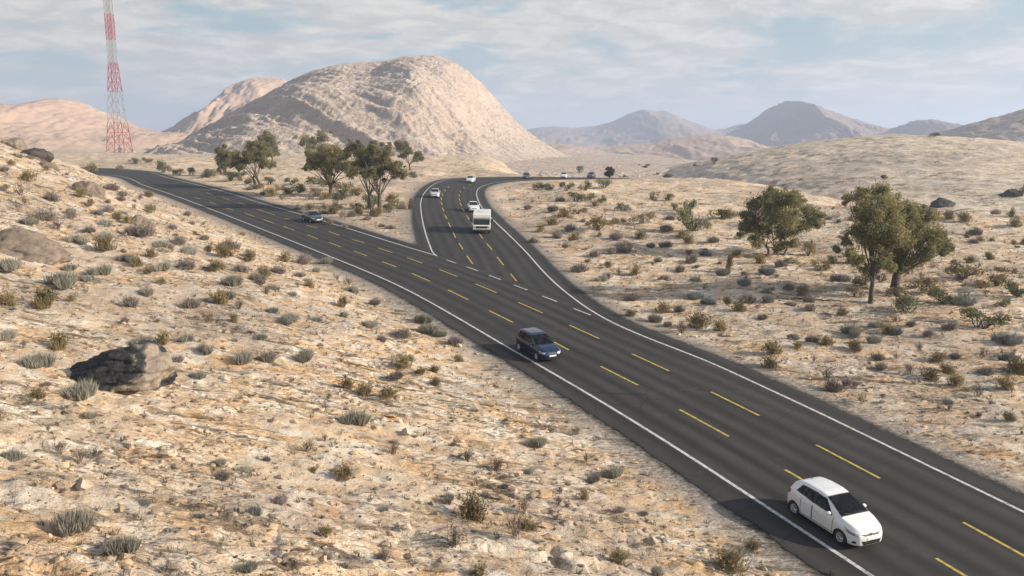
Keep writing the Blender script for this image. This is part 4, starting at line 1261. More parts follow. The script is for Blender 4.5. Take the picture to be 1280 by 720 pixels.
def leaves(centres, radii, n, size, rng, flat=0.75):
    """leaf triangles filling a set of clumps, thinner towards their middle"""
    k = len(centres); p = radii ** 2; p = p / p.sum()
    j = rng.choice(k, n, p=p)
    d = rng.normal(size=(n, 3)); d /= np.linalg.norm(d, axis=1)[:, None]
    rad = radii[j] * (rng.uniform(0.12, 1.0, n) ** 0.45) * (1 + .22 * rng.normal(size=n).clip(-1.5, 1.5))
    c = centres[j] + d * rad[:, None] * np.array([1, 1, flat])
    s = size * rng.uniform(.6, 1.3, n)[:, None]
    u = rng.normal(size=(n, 3)); u /= np.linalg.norm(u, axis=1)[:, None]
    v = np.cross(u, rng.normal(size=(n, 3))); v /= np.linalg.norm(v, axis=1)[:, None]
    return np.stack([c - u * s, c + u * s * .2 + v * s * .55, c + u * s * .2 - v * s * .55], 1).copy() if False else np.concatenate([
        np.stack([c - u * s, c + v * s * .42, c + u * s], 1), np.stack([c - u * s, c + u * s, c - v * s * .42], 1)])


def bush_mesh(seed, n=900, h=0.75, size=.035):
    r = np.random.default_rng(seed); k = int(r.integers(7, 12))
    c = np.stack([r.uniform(-.36, .36, k), r.uniform(-.26, .26, k), r.uniform(.18, .72, k) * h], 1)
    c[:, 2] *= 1 - .5 * np.abs(c[:, 0]) / .36 * .6
    rad = r.uniform(.11, .22, k)
    return leaves(c, rad, n, size, r, .8)


def stems_mesh(seed, h=0.45):
    r = np.random.default_rng(seed); n = 14
    b = np.stack([r.normal(0, .05, n), r.normal(0, .05, n), np.full(n, -.05)], 1)
    t = np.stack([r.uniform(-.35, .35, n), r.uniform(-.25, .25, n), r.uniform(.5, 1, n) * h], 1)
    return blades(b, t, .03, r, .2)


PROTO = {'sage': [tri_mesh('sage_bush', sage_mesh(100 + i), M['sage']) for i in range(5)],
         'twig': [tri_mesh('twig_bush', twigs(200 + i, 18, .78, .62, 5, .012), M['twig']) for i in range(5)],
         'purple': [tri_mesh('mauve_bush', np.concatenate([twigs(300 + i, 34, .62, .95, 6, .013), sage_mesh(330 + i, 420, .48)]), M['purple']) for i in range(5)],
         'olive': [tri_mesh('olive_bush', np.concatenate([twigs(400 + i, 26, .72, .75, 6, .014, .6), sage_mesh(430 + i, 200, .5)]), M['olive']) for i in range(5)],
         'bluegrey': [tri_mesh('blue_grey_bush', np.concatenate([sage_mesh(500 + i, 800, .45), twigs(530 + i, 14, .5, .9, 5, .012)]), M['bluegrey']) for i in range(4)],
         'green': [(tri_mesh('foliage', bush_mesh(600 + i), M['green']), tri_mesh('stems', stems_mesh(650 + i), M['bark'])) for i in range(6)],
         'dryleaf': [(tri_mesh('foliage', bush_mesh(700 + i, 800, .62), M['olive']), tri_mesh('stems', stems_mesh(750 + i), M['bark'])) for i in range(4)]}
KIND = {'sage': ('sage_bush', 'sage bush', ['pale grey-green sage bush', 'small grey-green sage tuft'], 'grey-green sage bushes'),
        'twig': ('twig_bush', 'dry bush', ['bare brown twiggy bush', 'small bare brown twig tuft'], 'bare twiggy bushes'),
        'purple': ('mauve_bush', 'dry bush', ['dense mauve-grey dry bush', 'small mauve-grey dry bush'], 'mauve-grey dry bushes'),
        'olive': ('olive_bush', 'bush', ['yellowish olive brush bush', 'small yellowish olive tuft'], 'olive brush bushes'),
        'bluegrey': ('blue_grey_bush', 'bush', ['low blue-grey bush', 'small blue-grey tuft'], 'blue-grey bushes'),
        'green': ('green_bush', 'bush', ['leafy dull green bush', 'small dull green bush'], 'leafy green bushes'),
        'dryleaf': ('leafy_bush', 'bush', ['broad olive leafy bush', 'small olive leafy bush'], 'olive leafy bushes')}
PLANTS = []        # (object, kind, position, width)
_used = set()


def plant(kind, pos, width, height=None, rz=None, sink=0.0):
    rg = random
    hs = 1.0 if height is None else height
    name, cat, _, group = KIND[kind]
    i = rg.randrange(len(PROTO[kind])); pr = PROTO[kind][i]
    rz = rg.uniform(0, 6.28) if rz is None else rz
    z = zat(pos[0], pos[1]) - sink
    if isinstance(pr, tuple):
        o = empty(name, (pos[0], pos[1], z), rz)
        link(bpy.data.objects.new('foliage', pr[0]), o); link(bpy.data.objects.new('stems', pr[1]), o)
    else:
        o = link(bpy.data.objects.new(name, pr)); o.location = (pos[0], pos[1], z); o.rotation_euler = (0, 0, rz)
    o.scale = (width, width * rg.uniform(.85, 1.1), width * hs)
    o['category'] = cat; o['group'] = group
    PLANTS.append((o, kind, np.array(pos[:2]), width)); return o


def at_pixel(kind, px, py, wpx, hpx=None):
    p = spot(px, py)
    if p is None: return
    k = p[1] / (_c * F_PX) * 1.0
    wd = wpx * k * (1.05 if kind == 'sage' else 1.14)
    if kind in ('green', 'dryleaf'):
        hs = None if hpx is None else (hpx / wpx) / .72
    else:
        hs = None if hpx is None else (hpx / wpx) / .62
    # the base of the picture of a bush is its near rim
    q = p[:2] * (1 + 0.25 * wd / max(np.linalg.norm(p[:2]), 1))
    plant(kind, q, wd, hs)


S_, T_, P_, O_, B_G, G_, D_ = 'sage', 'twig', 'purple', 'olive', 'bluegrey', 'green', 'dryleaf'
for row in [
    # hillside left of the road, upper part
    (O_, 35, 227, 22), (T_, 26, 245, 28), (P_, 64, 251, 24), (P_, 3, 239, 16), (P_, 133, 265, 17), (O_, 114, 259, 14), (P_, 52, 275, 38), (S_, 36, 281, 22), (T_, 72, 288, 20), (P_, 89, 272, 18),
    (O_, 147, 274, 14), (S_, 130, 282, 24), (P_, 189, 263, 18), (P_, 178, 298, 38), (S_, 132, 304, 28), (S_, 203, 309, 22), (P_, 222, 306, 24), (O_, 133, 319, 26), (P_, 111, 291, 16), (S_, 236, 318, 28),
    (O_, 280, 323, 24), (P_, 233, 338, 34), (S_, 203, 340, 24), (O_, 172, 334, 18), (S_, 125, 345, 32), (S_, 10, 342, 34), (S_, 96, 306, 26), (O_, 269, 341, 18), (P_, 286, 312, 26), (S_, 289, 360, 32), (G_, 247, 294, 12), (O_, 312, 328, 20),
    (P_, 6, 214, 14), (O_, 58, 214, 10), (P_, 152, 252, 14), (T_, 168, 262, 12), (O_, 160, 280, 14), (S_, 322, 352, 22), (O_, 331, 345, 20), (P_, 348, 343, 22), (O_, 116, 215, 18), (P_, 140, 238, 20), (P_, 152, 246, 16), (O_, 186, 247, 12),
    (P_, 214, 287, 14), (P_, 255, 300, 14), (O_, 262, 316, 14), (T_, 214, 320, 18), (O_, 190, 322, 16), (S_, 158, 328, 24), (S_, 75, 360, 44), (O_, 58, 385, 40), (P_, 160, 384, 30), (S_, 184, 372, 26), (P_, 236, 388, 28), (O_, 275, 382, 26), (S_, 286, 374, 22), (T_, 262, 404, 26), (O_, 10, 382, 26),
    (O_, 430, 385, 22), (O_, 358, 328, 22), (P_, 381, 330, 26), (S_, 410, 330, 20), (P_, 300, 340, 22), (S_, 362, 402, 26), (T_, 332, 368, 22), (S_, 440, 366, 18), (P_, 470, 383, 20), (P_, 150, 212, 12), (P_, 235, 270, 12), (P_, 26, 198, 12), (O_, 15, 207, 12),
    # around the black boulder and below
    (S_, 11, 425, 28), (T_, 30, 438, 18), (O_, 75, 436, 34), (S_, 52, 463, 48), (S_, 100, 503, 50), (S_, 178, 434, 30), (O_, 206, 434, 28), (S_, 232, 427, 24), (S_, 258, 444, 28), (P_, 224, 454, 22), (S_, 307, 458, 36), (T_, 80, 514, 14), (S_, 113, 523, 18), (T_, 60, 540, 14), (T_, 72, 535, 14),
    (T_, 75, 570, 28), (T_, 100, 583, 32), (T_, 120, 577, 24), (T_, 143, 567, 14), (S_, 275, 583, 20), (S_, 303, 589, 28), (P_, 338, 454, 30), (S_, 382, 455, 34), (S_, 360, 407, 26), (S_, 462, 408, 20), (P_, 500, 424, 26), (P_, 478, 427, 16), (S_, 531, 405, 28), (S_, 534, 418, 30), (S_, 549, 421, 20),
    (P_, 566, 432, 24), (O_, 503, 464, 26), (P_, 498, 478, 24), (O_, 526, 470, 14), (O_, 543, 466, 16), (O_, 544, 483, 18), (O_, 435, 488, 24), (O_, 456, 497, 24), (O_, 484, 500, 24), (S_, 440, 533, 44), (T_, 406, 516, 22), (T_, 384, 568, 28), (T_, 406, 554, 18), (T_, 491, 573, 30), (O_, 573, 452, 14), (O_, 431, 601, 28),
    (T_, 620, 591, 30), (T_, 584, 578, 26), (S_, 97, 670, 62, 44), (S_, 150, 697, 52, 32), (S_, 184, 634, 20), (O_, 592, 651, 46, 38), (T_, 654, 648, 32, 24), (T_, 567, 688, 44, 36), (T_, 644, 679, 40, 36), (T_, 622, 679, 20), (T_, 622, 590, 28), (S_, 670, 559, 28), (S_, 765, 598, 30), (T_, 733, 580, 18), (T_, 585, 580, 26), (S_, 662, 592, 16),
    (O_, 914, 716, 44, 24), (T_, 1040, 722, 18), (S_, 820, 718, 26), (O_, 940, 690, 22), (T_, 720, 545, 18), (S_, 310, 720, 30), (T_, 700, 620, 16), (O_, 730, 625, 14), (T_, 690, 646, 16), (S_, 250, 650, 16), (S_, 480, 640, 14),
    # right of the road
    (S_, 1097, 410, 22), (S_, 1063, 420, 30), (S_, 1093, 430, 22), (O_, 1110, 418, 18), (O_, 1032, 432, 20), (P_, 1017, 430, 20), (O_, 997, 437, 14), (O_, 963, 461, 24), (T_, 1032, 477, 28), (P_, 1040, 490, 34), (P_, 1058, 485, 20), (P_, 1068, 482, 14), (T_, 1017, 453, 14), (T_, 1137, 473, 24), (O_, 1162, 478, 24), (O_, 1172, 454, 20),
    (O_, 1193, 483, 22), (O_, 1183, 468, 18), (P_, 1195, 451, 18), (T_, 1148, 440, 16), (T_, 1077, 506, 20), (P_, 1098, 450, 20), (T_, 1223, 498, 24), (T_, 1238, 508, 16), (O_, 1257, 489, 26), (O_, 1273, 469, 34), (B_G, 1257, 432, 36), (B_G, 1263, 452, 26), (T_, 1227, 448, 20), (P_, 1103, 462, 16), (T_, 1186, 515, 14),
    (T_, 852, 418, 26), (O_, 872, 411, 28), (O_, 900, 415, 20), (S_, 816, 403, 24), (S_, 834, 409, 18), (O_, 787, 396, 14), (B_G, 866, 375, 22), (P_, 849, 391, 18), (B_G, 931, 358, 22), (P_, 933, 379, 24), (P_, 787, 376, 20), (O_, 830, 391, 22), (O_, 909, 381, 16), (B_G, 885, 381, 22), (O_, 925, 390, 20), (O_, 1068, 440, 20), (T_, 1120, 450, 14),
    (S_, 752, 352, 18), (P_, 727, 341, 26), (B_G, 832, 310, 20), (B_G, 815, 310, 14), (P_, 781, 316, 30), (P_, 765, 318, 16), (P_, 821, 329, 14), (P_, 865, 330, 20), (B_G, 882, 320, 18), (O_, 853, 298, 16), (P_, 695, 299, 20), (P_, 666, 304, 14), (O_, 690, 282, 18), (P_, 712, 290, 18), (O_, 676, 290, 14), (P_, 836, 275, 14), (P_, 700, 252, 14),
    (P_, 830, 350, 18), (B_G, 960, 345, 24), (O_, 1003, 370, 18), (B_G, 960, 380, 24), (P_, 985, 362, 20), (B_G, 1050, 352, 26), (P_, 1010, 391, 22), (O_, 920, 322, 16), (S_, 905, 345, 22), (B_G, 870, 352, 20), (P_, 955, 400, 18), (O_, 760, 336, 14), (P_, 744, 322, 18),
    # leafy bushes right of the road
    (G_, 673, 238, 20, 11), (G_, 689, 237, 18, 10), (G_, 708, 241, 20, 13), (G_, 732, 239, 20, 14), (G_, 755, 237, 24, 12), (G_, 720, 252, 30, 14), (G_, 738, 252, 20, 12), (G_, 752, 254, 14, 12), (D_, 747, 290, 42, 25), (G_, 779, 264, 20, 13), (D_, 803, 282, 30, 20), (G_, 816, 250, 16, 11), (G_, 834, 251, 20, 11),
    (G_, 866, 290, 46, 36), (G_, 843, 264, 11, 11), (G_, 907, 275, 34, 14), (G_, 862, 270, 20, 22), (D_, 884, 287, 20, 14), (D_, 935, 282, 22, 12),
    (G_, 1132, 396, 54, 27), (G_, 1228, 412, 56, 30), (G_, 1184, 383, 46, 26), (D_, 1202, 355, 60, 26), (D_, 1247, 360, 36, 22), (G_, 1272, 373, 36, 26), (D_, 1150, 362, 44, 24), (D_, 1028, 339, 34, 18), (D_, 1010, 320, 20, 24), (G_, 989, 330, 22, 9), (O_, 912, 338, 10, 20), (G_, 1264, 272, 18, 16), (G_, 1278, 246, 14, 16), (B_G, 1205, 384, 40, 18),
    (O_, 909, 274, 22, 9), (P_, 1219, 294, 20), (O_, 1186, 275, 16), (O_, 1205, 278, 18), (P_, 1245, 268, 14), (O_, 1270, 284, 18), (P_, 1150, 330, 16), (O_, 1065, 330, 16), (D_, 1080, 360, 30, 18), (D_, 1262, 340, 28, 14),
    # between the two roads
    (G_, 259, 222, 22, 12), (G_, 289, 228, 24, 13), (D_, 309, 231, 22, 12), (G_, 337, 232, 20, 11), (G_, 364, 232, 18, 12), (G_, 374, 242, 24, 16), (G_, 395, 231, 28, 13), (D_, 432, 240, 34, 20), (G_, 518, 222, 18, 10), (O_, 339, 246, 16), (P_, 388, 250, 10, 14), (T_, 427, 273, 16), (O_, 387, 263, 12), (P_, 440, 271, 16), (P_, 461, 276, 12), (O_, 417, 268, 18),
    (G_, 464, 263, 24, 22), (G_, 420, 256, 14, 16), (T_, 405, 262, 12), (P_, 500, 262, 14), (O_, 490, 252, 16), (P_, 395, 246, 12), (O_, 360, 243, 14), (T_, 486, 262, 12), (P_, 478, 284, 10), (O_, 514, 262, 8, 14), (P_, 330, 244, 12), (P_, 312, 238, 10), (T_, 440, 262, 14),
    (G_, 169, 205, 18, 9), (G_, 184, 204, 13, 9), (G_, 204, 216, 20, 20), (D_, 224, 219, 18, 11), (G_, 240, 219, 14, 11), (G_, 261, 223, 18, 13), (G_, 276, 219, 10, 12),
    # undergrowth below the trees
    (D_, 405, 250, 24, 13), (G_, 428, 250, 26, 14), (D_, 398, 241, 22, 12), (D_, 456, 262, 22, 14), (G_, 486, 266, 22, 13), (D_, 495, 258, 20, 12), (D_, 318, 237, 22, 11), (G_, 300, 226, 22, 12), (D_, 446, 246, 26, 15), (G_, 412, 235, 22, 12), (O_, 470, 272, 18), (P_, 420, 262, 16), (P_, 402, 268, 12), (O_, 448, 268, 14), (D_, 352, 238, 20, 11), (P_, 372, 262, 12), (T_, 352, 250, 12), (O_, 412, 282, 10), (P_, 430, 286, 12),
    (D_, 1122, 372, 32, 18), (D_, 1068, 372, 22, 18), (G_, 1040, 330, 24, 14), (D_, 1100, 352, 22, 20), (O_, 1052, 395, 18), (P_, 1010, 378, 20), (B_G, 1120, 420, 22), (P_, 975, 335, 18), (O_, 950, 330, 18), (D_, 1165, 372, 28, 15), (G_, 1255, 385, 26, 15), (P_, 1140, 410, 18), (D_, 1225, 362, 30, 18), (P_, 1190, 415, 22),
    (D_, 768, 282, 24, 13), (D_, 722, 268, 20, 11), (O_, 705, 272, 16), (P_, 660, 262, 14), (P_, 690, 264, 16), (O_, 720, 300, 18), (P_, 770, 300, 20), (O_, 800, 300, 16), (P_, 830, 290, 20), (O_, 860, 305, 18), (P_, 890, 305, 18), (G_, 925, 300, 18, 12), (P_, 760, 350, 18), (O_, 795, 345, 18), (P_, 850, 340, 18),
    # far: bushes at the foot and on the hills
    (G_, 893, 205, 12, 9), (G_, 870, 209, 10, 5), (G_, 725, 217, 12, 10), (G_, 806, 210, 14, 6), (G_, 1168, 171, 13, 7), (D_, 822, 219, 8, 4), (G_, 781, 222, 8, 4),
]:
    at_pixel(*row)

# more of the same brush, scattered over the slopes
_occ = [(p[2], p[3]) for p in PLANTS]


def free(x, y, r):
    for q, w_ in _occ:
        if (q[0] - x) ** 2 + (q[1] - y) ** 2 < (r + w_ * .5) ** 2: return False
    return True


_n = 0
for _try in range(3000):
    if _n >= 150: break
    y = 17 + 105 * random.random() ** 1.3; x = random.uniform(-.66, .66) * y
    X1 = np.array([x]); Y1 = np.array([y])
    if float(road_dist(X1, Y1)[0]) < 1.9: continue
    if float(pnoise(X1 / 12, Y1 / 12, 90)[0]) < random.uniform(-.6, .5): continue
    wd = random.uniform(.35, .9) if y < 45 else random.uniform(.7, 1.6)
    if not free(x, y, wd * .6): continue
    k = random.choices([S_, T_, P_, O_, B_G], [3, 4, 3, 3, 1])[0]
    plant(k, (x, y), wd); _occ.append((np.array([x, y]), wd)); _n += 1

_m = 0
for _try in range(4000):
    if _m >= 60: break
    y = random.uniform(48, 150); x = random.uniform(0.02, .66) * y
    X1 = np.array([x]); Y1 = np.array([y])
    if float(road_dist(X1, Y1)[0]) < 2.2 or float(pnoise(X1 / 9, Y1 / 9, 95)[0]) < random.uniform(-.1, .5): continue
    wd = random.uniform(.6, 1.7)
    if not free(x, y, wd * .6): continue
    k = random.choices([S_, T_, P_, O_, B_G, D_], [1.5, 4, 3, 4, .6, 2])[0]
    plant(k, (x, y), wd); _occ.append((np.array([x, y]), wd)); _m += 1

# ------------------------------------------------------------------ trees
def make_tree(name, label, base_px, clumps, n_leaf, leaf, stems, crop_=(900, 200, 3.274), seed=0, group=None, trunk_r=0.22, depth=0.8, mat='tree', fork=0.35):
    """clumps: (x, y, radius) measured on the photograph; every clump gets its own depth and the limbs reach for it"""
    ox, oy, k = crop_
    r = np.random.default_rng(seed)
    bp = (ox + base_px[0] / k, oy + base_px[1] / k); p = spot(*bp)
    s = p[1] / (_c * F_PX)
    root = empty(name, tuple(p)); tag(root, label, 'tree', group)
    C, Rr = [], []
    xs = np.array([c[0] for c in clumps]); half = max((xs.max() - xs.min()) / 2 / k * s, 1.0)
    for x, y, q in clumps:
        dx = (ox + x / k - bp[0]) * s; dz = (bp[1] - (oy + y / k)) * s * 1.0
        edge = 1 - min(abs((x - xs.mean()) / (xs.max() - xs.min() + 1e-6)) * 2, 1) ** 2
        C.append((dx, r.uniform(-1, 1) * half * depth * (0.35 + .65 * edge), dz)); Rr.append(q / k * s)
    C = np.array(C); Rr = np.array(Rr)
    C[:, 0] += C[:, 1] * (p[0] / p[1])                                # keep the outline as the clumps move in depth
    # satellites roughen the outline
    m = len(C) * 5; j = r.integers(0, len(C), m); d = r.normal(size=(m, 3)); d /= np.linalg.norm(d, axis=1)[:, None]
    C2 = np.concatenate([C, C[j] + d * Rr[j][:, None] * r.uniform(.6, 1.2, m)[:, None]]); R2 = np.concatenate([Rr * .84, Rr[j] * r.uniform(.16, .45, m)])
    link(bpy.data.objects.new('crown', tri_mesh('crown', leaves(C2, R2, int(n_leaf * 1.3), leaf * 1.12, r, .85), M[mat])), root)
    # wood
    mb = MB(); lowest = max(C[:, 2].min(), 0.5); zf = max(C[:, 2].mean() * fork, lowest * .5)
    for si, (sx, lean) in enumerate(stems):
        b = np.array([sx, r.uniform(-.2, .2), -.15]); f = f0 = np.array([sx + lean, r.uniform(-.2, .2), zf])
        rt = trunk_r * r.uniform(.8, 1.0) if si else trunk_r
        m1 = b + (f - b) * .5 + np.array([r.normal(0, .08), r.normal(0, .08), 0])
        mb.tube(b, b + (m1 - b) * .25, rt * 1.45, rt * 1.05, 9, False); mb.tube(b + (m1 - b) * .25, m1, rt * 1.05, rt * .9, 9, False); mb.tube(m1, f, rt * .9, rt * .78, 9, False)
        order = [i for i in range(len(C)) if (i % len(stems)) == si]
        for i in order:
            c = C[i]; f = b + (f0 - b) * np.array([1, 1, r.uniform(.78, 1.0)]); g = f + (c - f) * r.uniform(.35, .55); g[2] += abs(c[0] - f[0]) * .10 - .1 * (c[2] < zf); g += r.normal(0, .12, 3)
            r0 = rt * .30 * (0.6 + .8 * Rr[i] / Rr.max())
            mb.tube(f, g, r0, r0 * .7, 6, False); h_ = g + (c - g) * .6 + r.normal(0, .12, 3); mb.tube(g, h_, r0 * .7, r0 * .45, 5, False); mb.tube(h_, c, r0 * .45, r0 * .2, 5, False)
            for _ in range(5):
                e = c + r.normal(0, 1, 3) * Rr[i] * .6; mb.tube(h_ + (c - h_) * r.uniform(0, 1), e, r0 * .28, r0 * .08, 4, False)
    mb.build('trunk', M['bark'], root, True)
    TREES.append((root, p)); return root


TREES = []
GR = 'trees right of the road'; GL = 'trees standing between the two roads'
make_tree('tree', 'tall broad tree with a slender forked dark trunk, front one of the joined pair', (617, 582),
    [(545, 152, 45), (620, 138, 58), (655, 180, 52), (560, 225, 58), (600, 262, 78), (680, 240, 62), (640, 340, 62), (580, 325, 52), (530, 290, 38), (520, 368, 32), (500, 330, 26), (462, 362, 22), (700, 310, 66), (660, 395, 40), (488, 150, 20), (480, 175, 14), (610, 200, 50), (650, 290, 60), (560, 400, 28), (640, 415, 34), (690, 440, 30), (575, 440, 20)], 26000, .085, [(0, .0)], seed=1, group=GR, trunk_r=.20, fork=.36)
make_tree('tree', 'golden olive tree with a thick grey trunk standing behind the forked tree', (718, 550),
    [(730, 195, 48), (745, 235, 60), (800, 240, 58), (850, 290, 52), (892, 340, 44), (780, 310, 66), (750, 380, 56), (830, 365, 46), (905, 372, 26), (700, 400, 42), (820, 220, 34), (760, 280, 60), (860, 330, 44), (925, 350, 18), (720, 440, 30), (770, 435, 34), (820, 415, 30), (690, 360, 40), (700, 200, 45), (690, 270, 50), (670, 420, 34), (760, 200, 40), (715, 330, 55)], 22000, .09, [(0, .1)], seed=2, group=GR, trunk_r=.42, fork=.40)
make_tree('tree', 'round spreading tree with several leaning stems, alone on the flat', (232, 386),
    [(150, 330, 30), (300, 335, 26), (130, 190, 46), (190, 158, 50), (240, 150, 46), (300, 170, 46), (350, 212, 46), (382, 250, 35), (340, 272, 42), (270, 230, 62), (200, 230, 62), (120, 240, 46), (108, 282, 32), (160, 290, 42), (250, 300, 50), (300, 300, 36), (240, 350, 28), (385, 222, 24), (75, 305, 11), (265, 340, 24)], 26000, .105, [(-.9, -.4), (.1, .1), (.7, .5), (-.2, -.1)], seed=3, group=GR, trunk_r=.15, fork=.30)
c2 = (250, 150, 4.267)
make_tree('tree', 'low narrow tree near the left end of the grove between the roads', (138, 292), [(122, 178, 34), (108, 205, 28), (146, 210, 36), (136, 240, 30), (104, 165, 20), (155, 180, 22)], 6000, .16, [(0, .1)], c2, 4, GL, .18)
make_tree('tree', 'leaning tree with a long low left limb beside the main road', (322, 362), [(290, 150, 40), (330, 148, 45), (360, 180, 40), (310, 200, 50), (270, 190, 36), (212, 220, 40), (198, 190, 30), (350, 230, 36), (232, 252, 24), (392, 242, 22), (250, 225, 30), (186, 240, 22)], 13000, .15, [(0, -.6), (-.9, -.5)], c2, 5, GL, .26)
make_tree('tree', 'pale tree rising behind the leaning tree on the left', (386, 218), [(368, 96, 40), (390, 132, 36), (342, 102, 26), (402, 166, 26), (380, 110, 30), (330, 105, 16)], 7000, .19, [(0, 0)], c2, 6, GL, .25)
make_tree('tree', 'wispy small tree in the gap at the foot of the mountain', (573, 212), [(566, 106, 35), (600, 122, 36), (650, 80, 33), (518, 96, 14), (590, 152, 28), (664, 100, 24), (704, 70, 14), (545, 130, 18), (640, 110, 20)], 7000, .2, [(0, 0)], c2, 7, GL, .24)
make_tree('tree', 'big tree with a gnarled trunk in the middle of the grove', (695, 408), [(620, 200, 46), (670, 168, 50), (722, 170, 46), (640, 240, 46), (700, 230, 56), (600, 250, 30), (742, 250, 40), (792, 250, 46), (802, 292, 30), (682, 280, 40), (762, 200, 36), (570, 265, 13), (690, 310, 22)], 16000, .14, [(0, .2)], c2, 8, GL, .36)
make_tree('tree', 'largest tree of the grove with two pale trunks near the bend', (955, 492), [(880, 190, 50), (930, 172, 46), (990, 190, 46), (870, 240, 50), (940, 240, 62), (1000, 250, 46), (1050, 282, 44), (1090, 292, 32), (900, 290, 40), (832, 280, 34), (1040, 250, 30), (820, 160, 40), (862, 152, 30), (960, 290, 40), (800, 190, 26)], 20000, .13, [(0, .1), (-1.0, -.4)], c2, 9, GL, .34)
make_tree('tree', 'airy tree with separate leaf clumps at the bend end of the grove', (1118, 272), [(1075, 150, 38), (1110, 168, 30), (1165, 188, 28), (1182, 208, 18), (1090, 192, 24), (1150, 212, 18), (1020, 135, 12), (1060, 130, 24)], 6000, .18, [(0, 0)], c2, 10, GL, .22)
make_tree('tree', 'tiny hazy tree out on the valley floor', (520, 98), [(515, 50, 14), (525, 62, 18), (508, 72, 14), (535, 55, 10), (518, 80, 10)], 1500, .3, [(0, 0)], (640, 200, 4.267), 11, None, .2, mat='green')

# ------------------------------------------------------------------ boulders
from mathutils import noise as mnoise
ROCKS = []


def boulder(label, px, py, wpx, hpx, seed, mat, rz=0.0, cuts=16, sub=5, group='boulders on the slopes', sink=.22, name='boulder', dep=.75, rough=1.0, deep=.62, skew=0.0):
    r = random.Random(seed); p = spot(px, py); s = p[1] / (_c * F_PX)
    w, h = wpx * s, hpx * s
    bm = bmesh.new(); bmesh.ops.create_icosphere(bm, subdivisions=sub, radius=1)
    pl = []
    for _ in range(cuts):
        d = Vector((r.gauss(0, 1), r.gauss(0, 1), r.gauss(0, .8))).normalized(); pl.append((d, r.uniform(deep, .92)))
    off = Vector((seed * 3.1, seed * 1.7, 0))
    for v in bm.verts:
        q = v.co.copy()
        q *= 1 + .22 * mnoise.noise(q * 1.3 + off)
        for d, o in pl:
            e = q.dot(d) - o
            if e > 0: q -= d * e * .9
        q *= 1 + .09 * mnoise.noise(q * 3.0 + off) - .10 * max(0, .30 - abs(mnoise.noise(q * 2.1 + off * 2))) / .30 * rough + .05 * abs(mnoise.noise(q * 6.5 + off)) + .022 * mnoise.noise(q * 15 + off)
        v.co = q
    zs = [v.co.z for v in bm.verts]; xs = [v.co.x for v in bm.verts]; ys = [v.co.y for v in bm.verts]
    sx = w / (max(xs) - min(xs)); sy = w * dep / (max(ys) - min(ys)); hz_ = max(zs) - min(zs); sz = h / (hz_ * (1 - sink))
    z0 = min(zs) + hz_ * sink; cx = (max(xs) + min(xs)) / 2
    for v in bm.verts: v.co = Vector(((v.co.x - cx) * sx, v.co.y * sy, (v.co.z - z0) * sz * (1 + skew * ((v.co.x - cx) / (max(xs) - cx) - .6))))
    me = bpy.data.meshes.new(name); bm.to_mesh(me); bm.free()
    me.polygons.foreach_set('use_smooth', np.ones(len(me.polygons), bool)); me.materials.append(mat)
    o = link(bpy.data.objects.new(name, me)); d = p[:2] / np.linalg.norm(p[:2])
    c = p[:2] + d * w * dep * .42
    o.location = (c[0], c[1], min(p[2], zat(c[0], c[1])) - 0.02); o.rotation_euler = (0, 0, rz)
    tag(o, label, 'boulder', group); ROCKS.append((o, c)); return o


boulder('angular black boulder with a tan right flank, lying on the near slope', 160, 494, 138, 66, 3, M['rock_black'], 0, 16, 6, rough=.75, skew=.2)
boulder('broad tan boulder with dark clefts at the edge of the slope', 28, 324, 122, 36, 12, M['rock_tan'], 0, 12, 6, sink=.4)
boulder('rounded rock on the crest of the slope, upper of the crest pair', 16, 184, 34, 12, 21, M['rock_tan'], sink=.45)
boulder('dark shaded rock on the crest with brush behind it', 46, 197, 40, 12, 22, M['rock_dark'], sink=.45)
boulder('small wedge rock just under the crest of the slope', 60, 210, 26, 9, 23, M['rock_tan'], sink=.45)
boulder('flat-topped grey rock on the slope below the crest rocks', 110, 243, 40, 17, 24, M['rock_tan'], sink=.45)
boulder('low grey rock half sunk among bushes above the main road', 172, 282, 42, 13, 25, M['rock_tan'], sink=.45)
boulder('dark squarish rock in front of the right hill, nearer the joined trees', 1180, 259, 30, 12, 26, M['rock_dark'], sink=.45)
boulder('dark flat rock in front of the right hill by the picture edge', 1264, 247, 28, 11, 27, M['rock_dark'], sink=.45)
boulder('dark lone rock at the low end of the right hill', 836, 222, 16, 5, 28, M['rock_dark'], sub=4)
boulder('pale flat stone lying on the sand near the bottom edge', 706, 698, 22, 7, 29, plain('pale stone', (.55, .46, .36), .9, vary=.15, vs=4), sub=4)
boulder('small tan stone lying among ledges near the road', 677, 622, 28, 10, 30, plain('honey stone', (.42, .29, .16), .9, vary=.2, vs=4), sub=4)

M['rubble'] = sand_material('loose sandstone', 1.0, False)
# ------------------------------------------------------------------ loose stones and dry tufts, too many to count
def scatter(n, ymin, ymax, seed, clump=None, power=1.5):
    r = np.random.default_rng(seed); out = []
    while len(out) < n:
        y = ymin + (ymax - ymin) * r.random(4 * n) ** power; x = r.uniform(-.68, .68, 4 * n) * y
        ok = road_dist(x, y) > r.uniform(.6, 1.6, 4 * n)
        if clump: ok &= pnoise(x / clump, y / clump, seed) + .4 * pnoise(x / (clump * .3), y / (clump * .3), seed + 1) > r.uniform(-.7, .6, 4 * n)
        out += list(zip(x[ok], y[ok]))
    q = np.array(out[:n]); return q[:, 0], q[:, 1], r


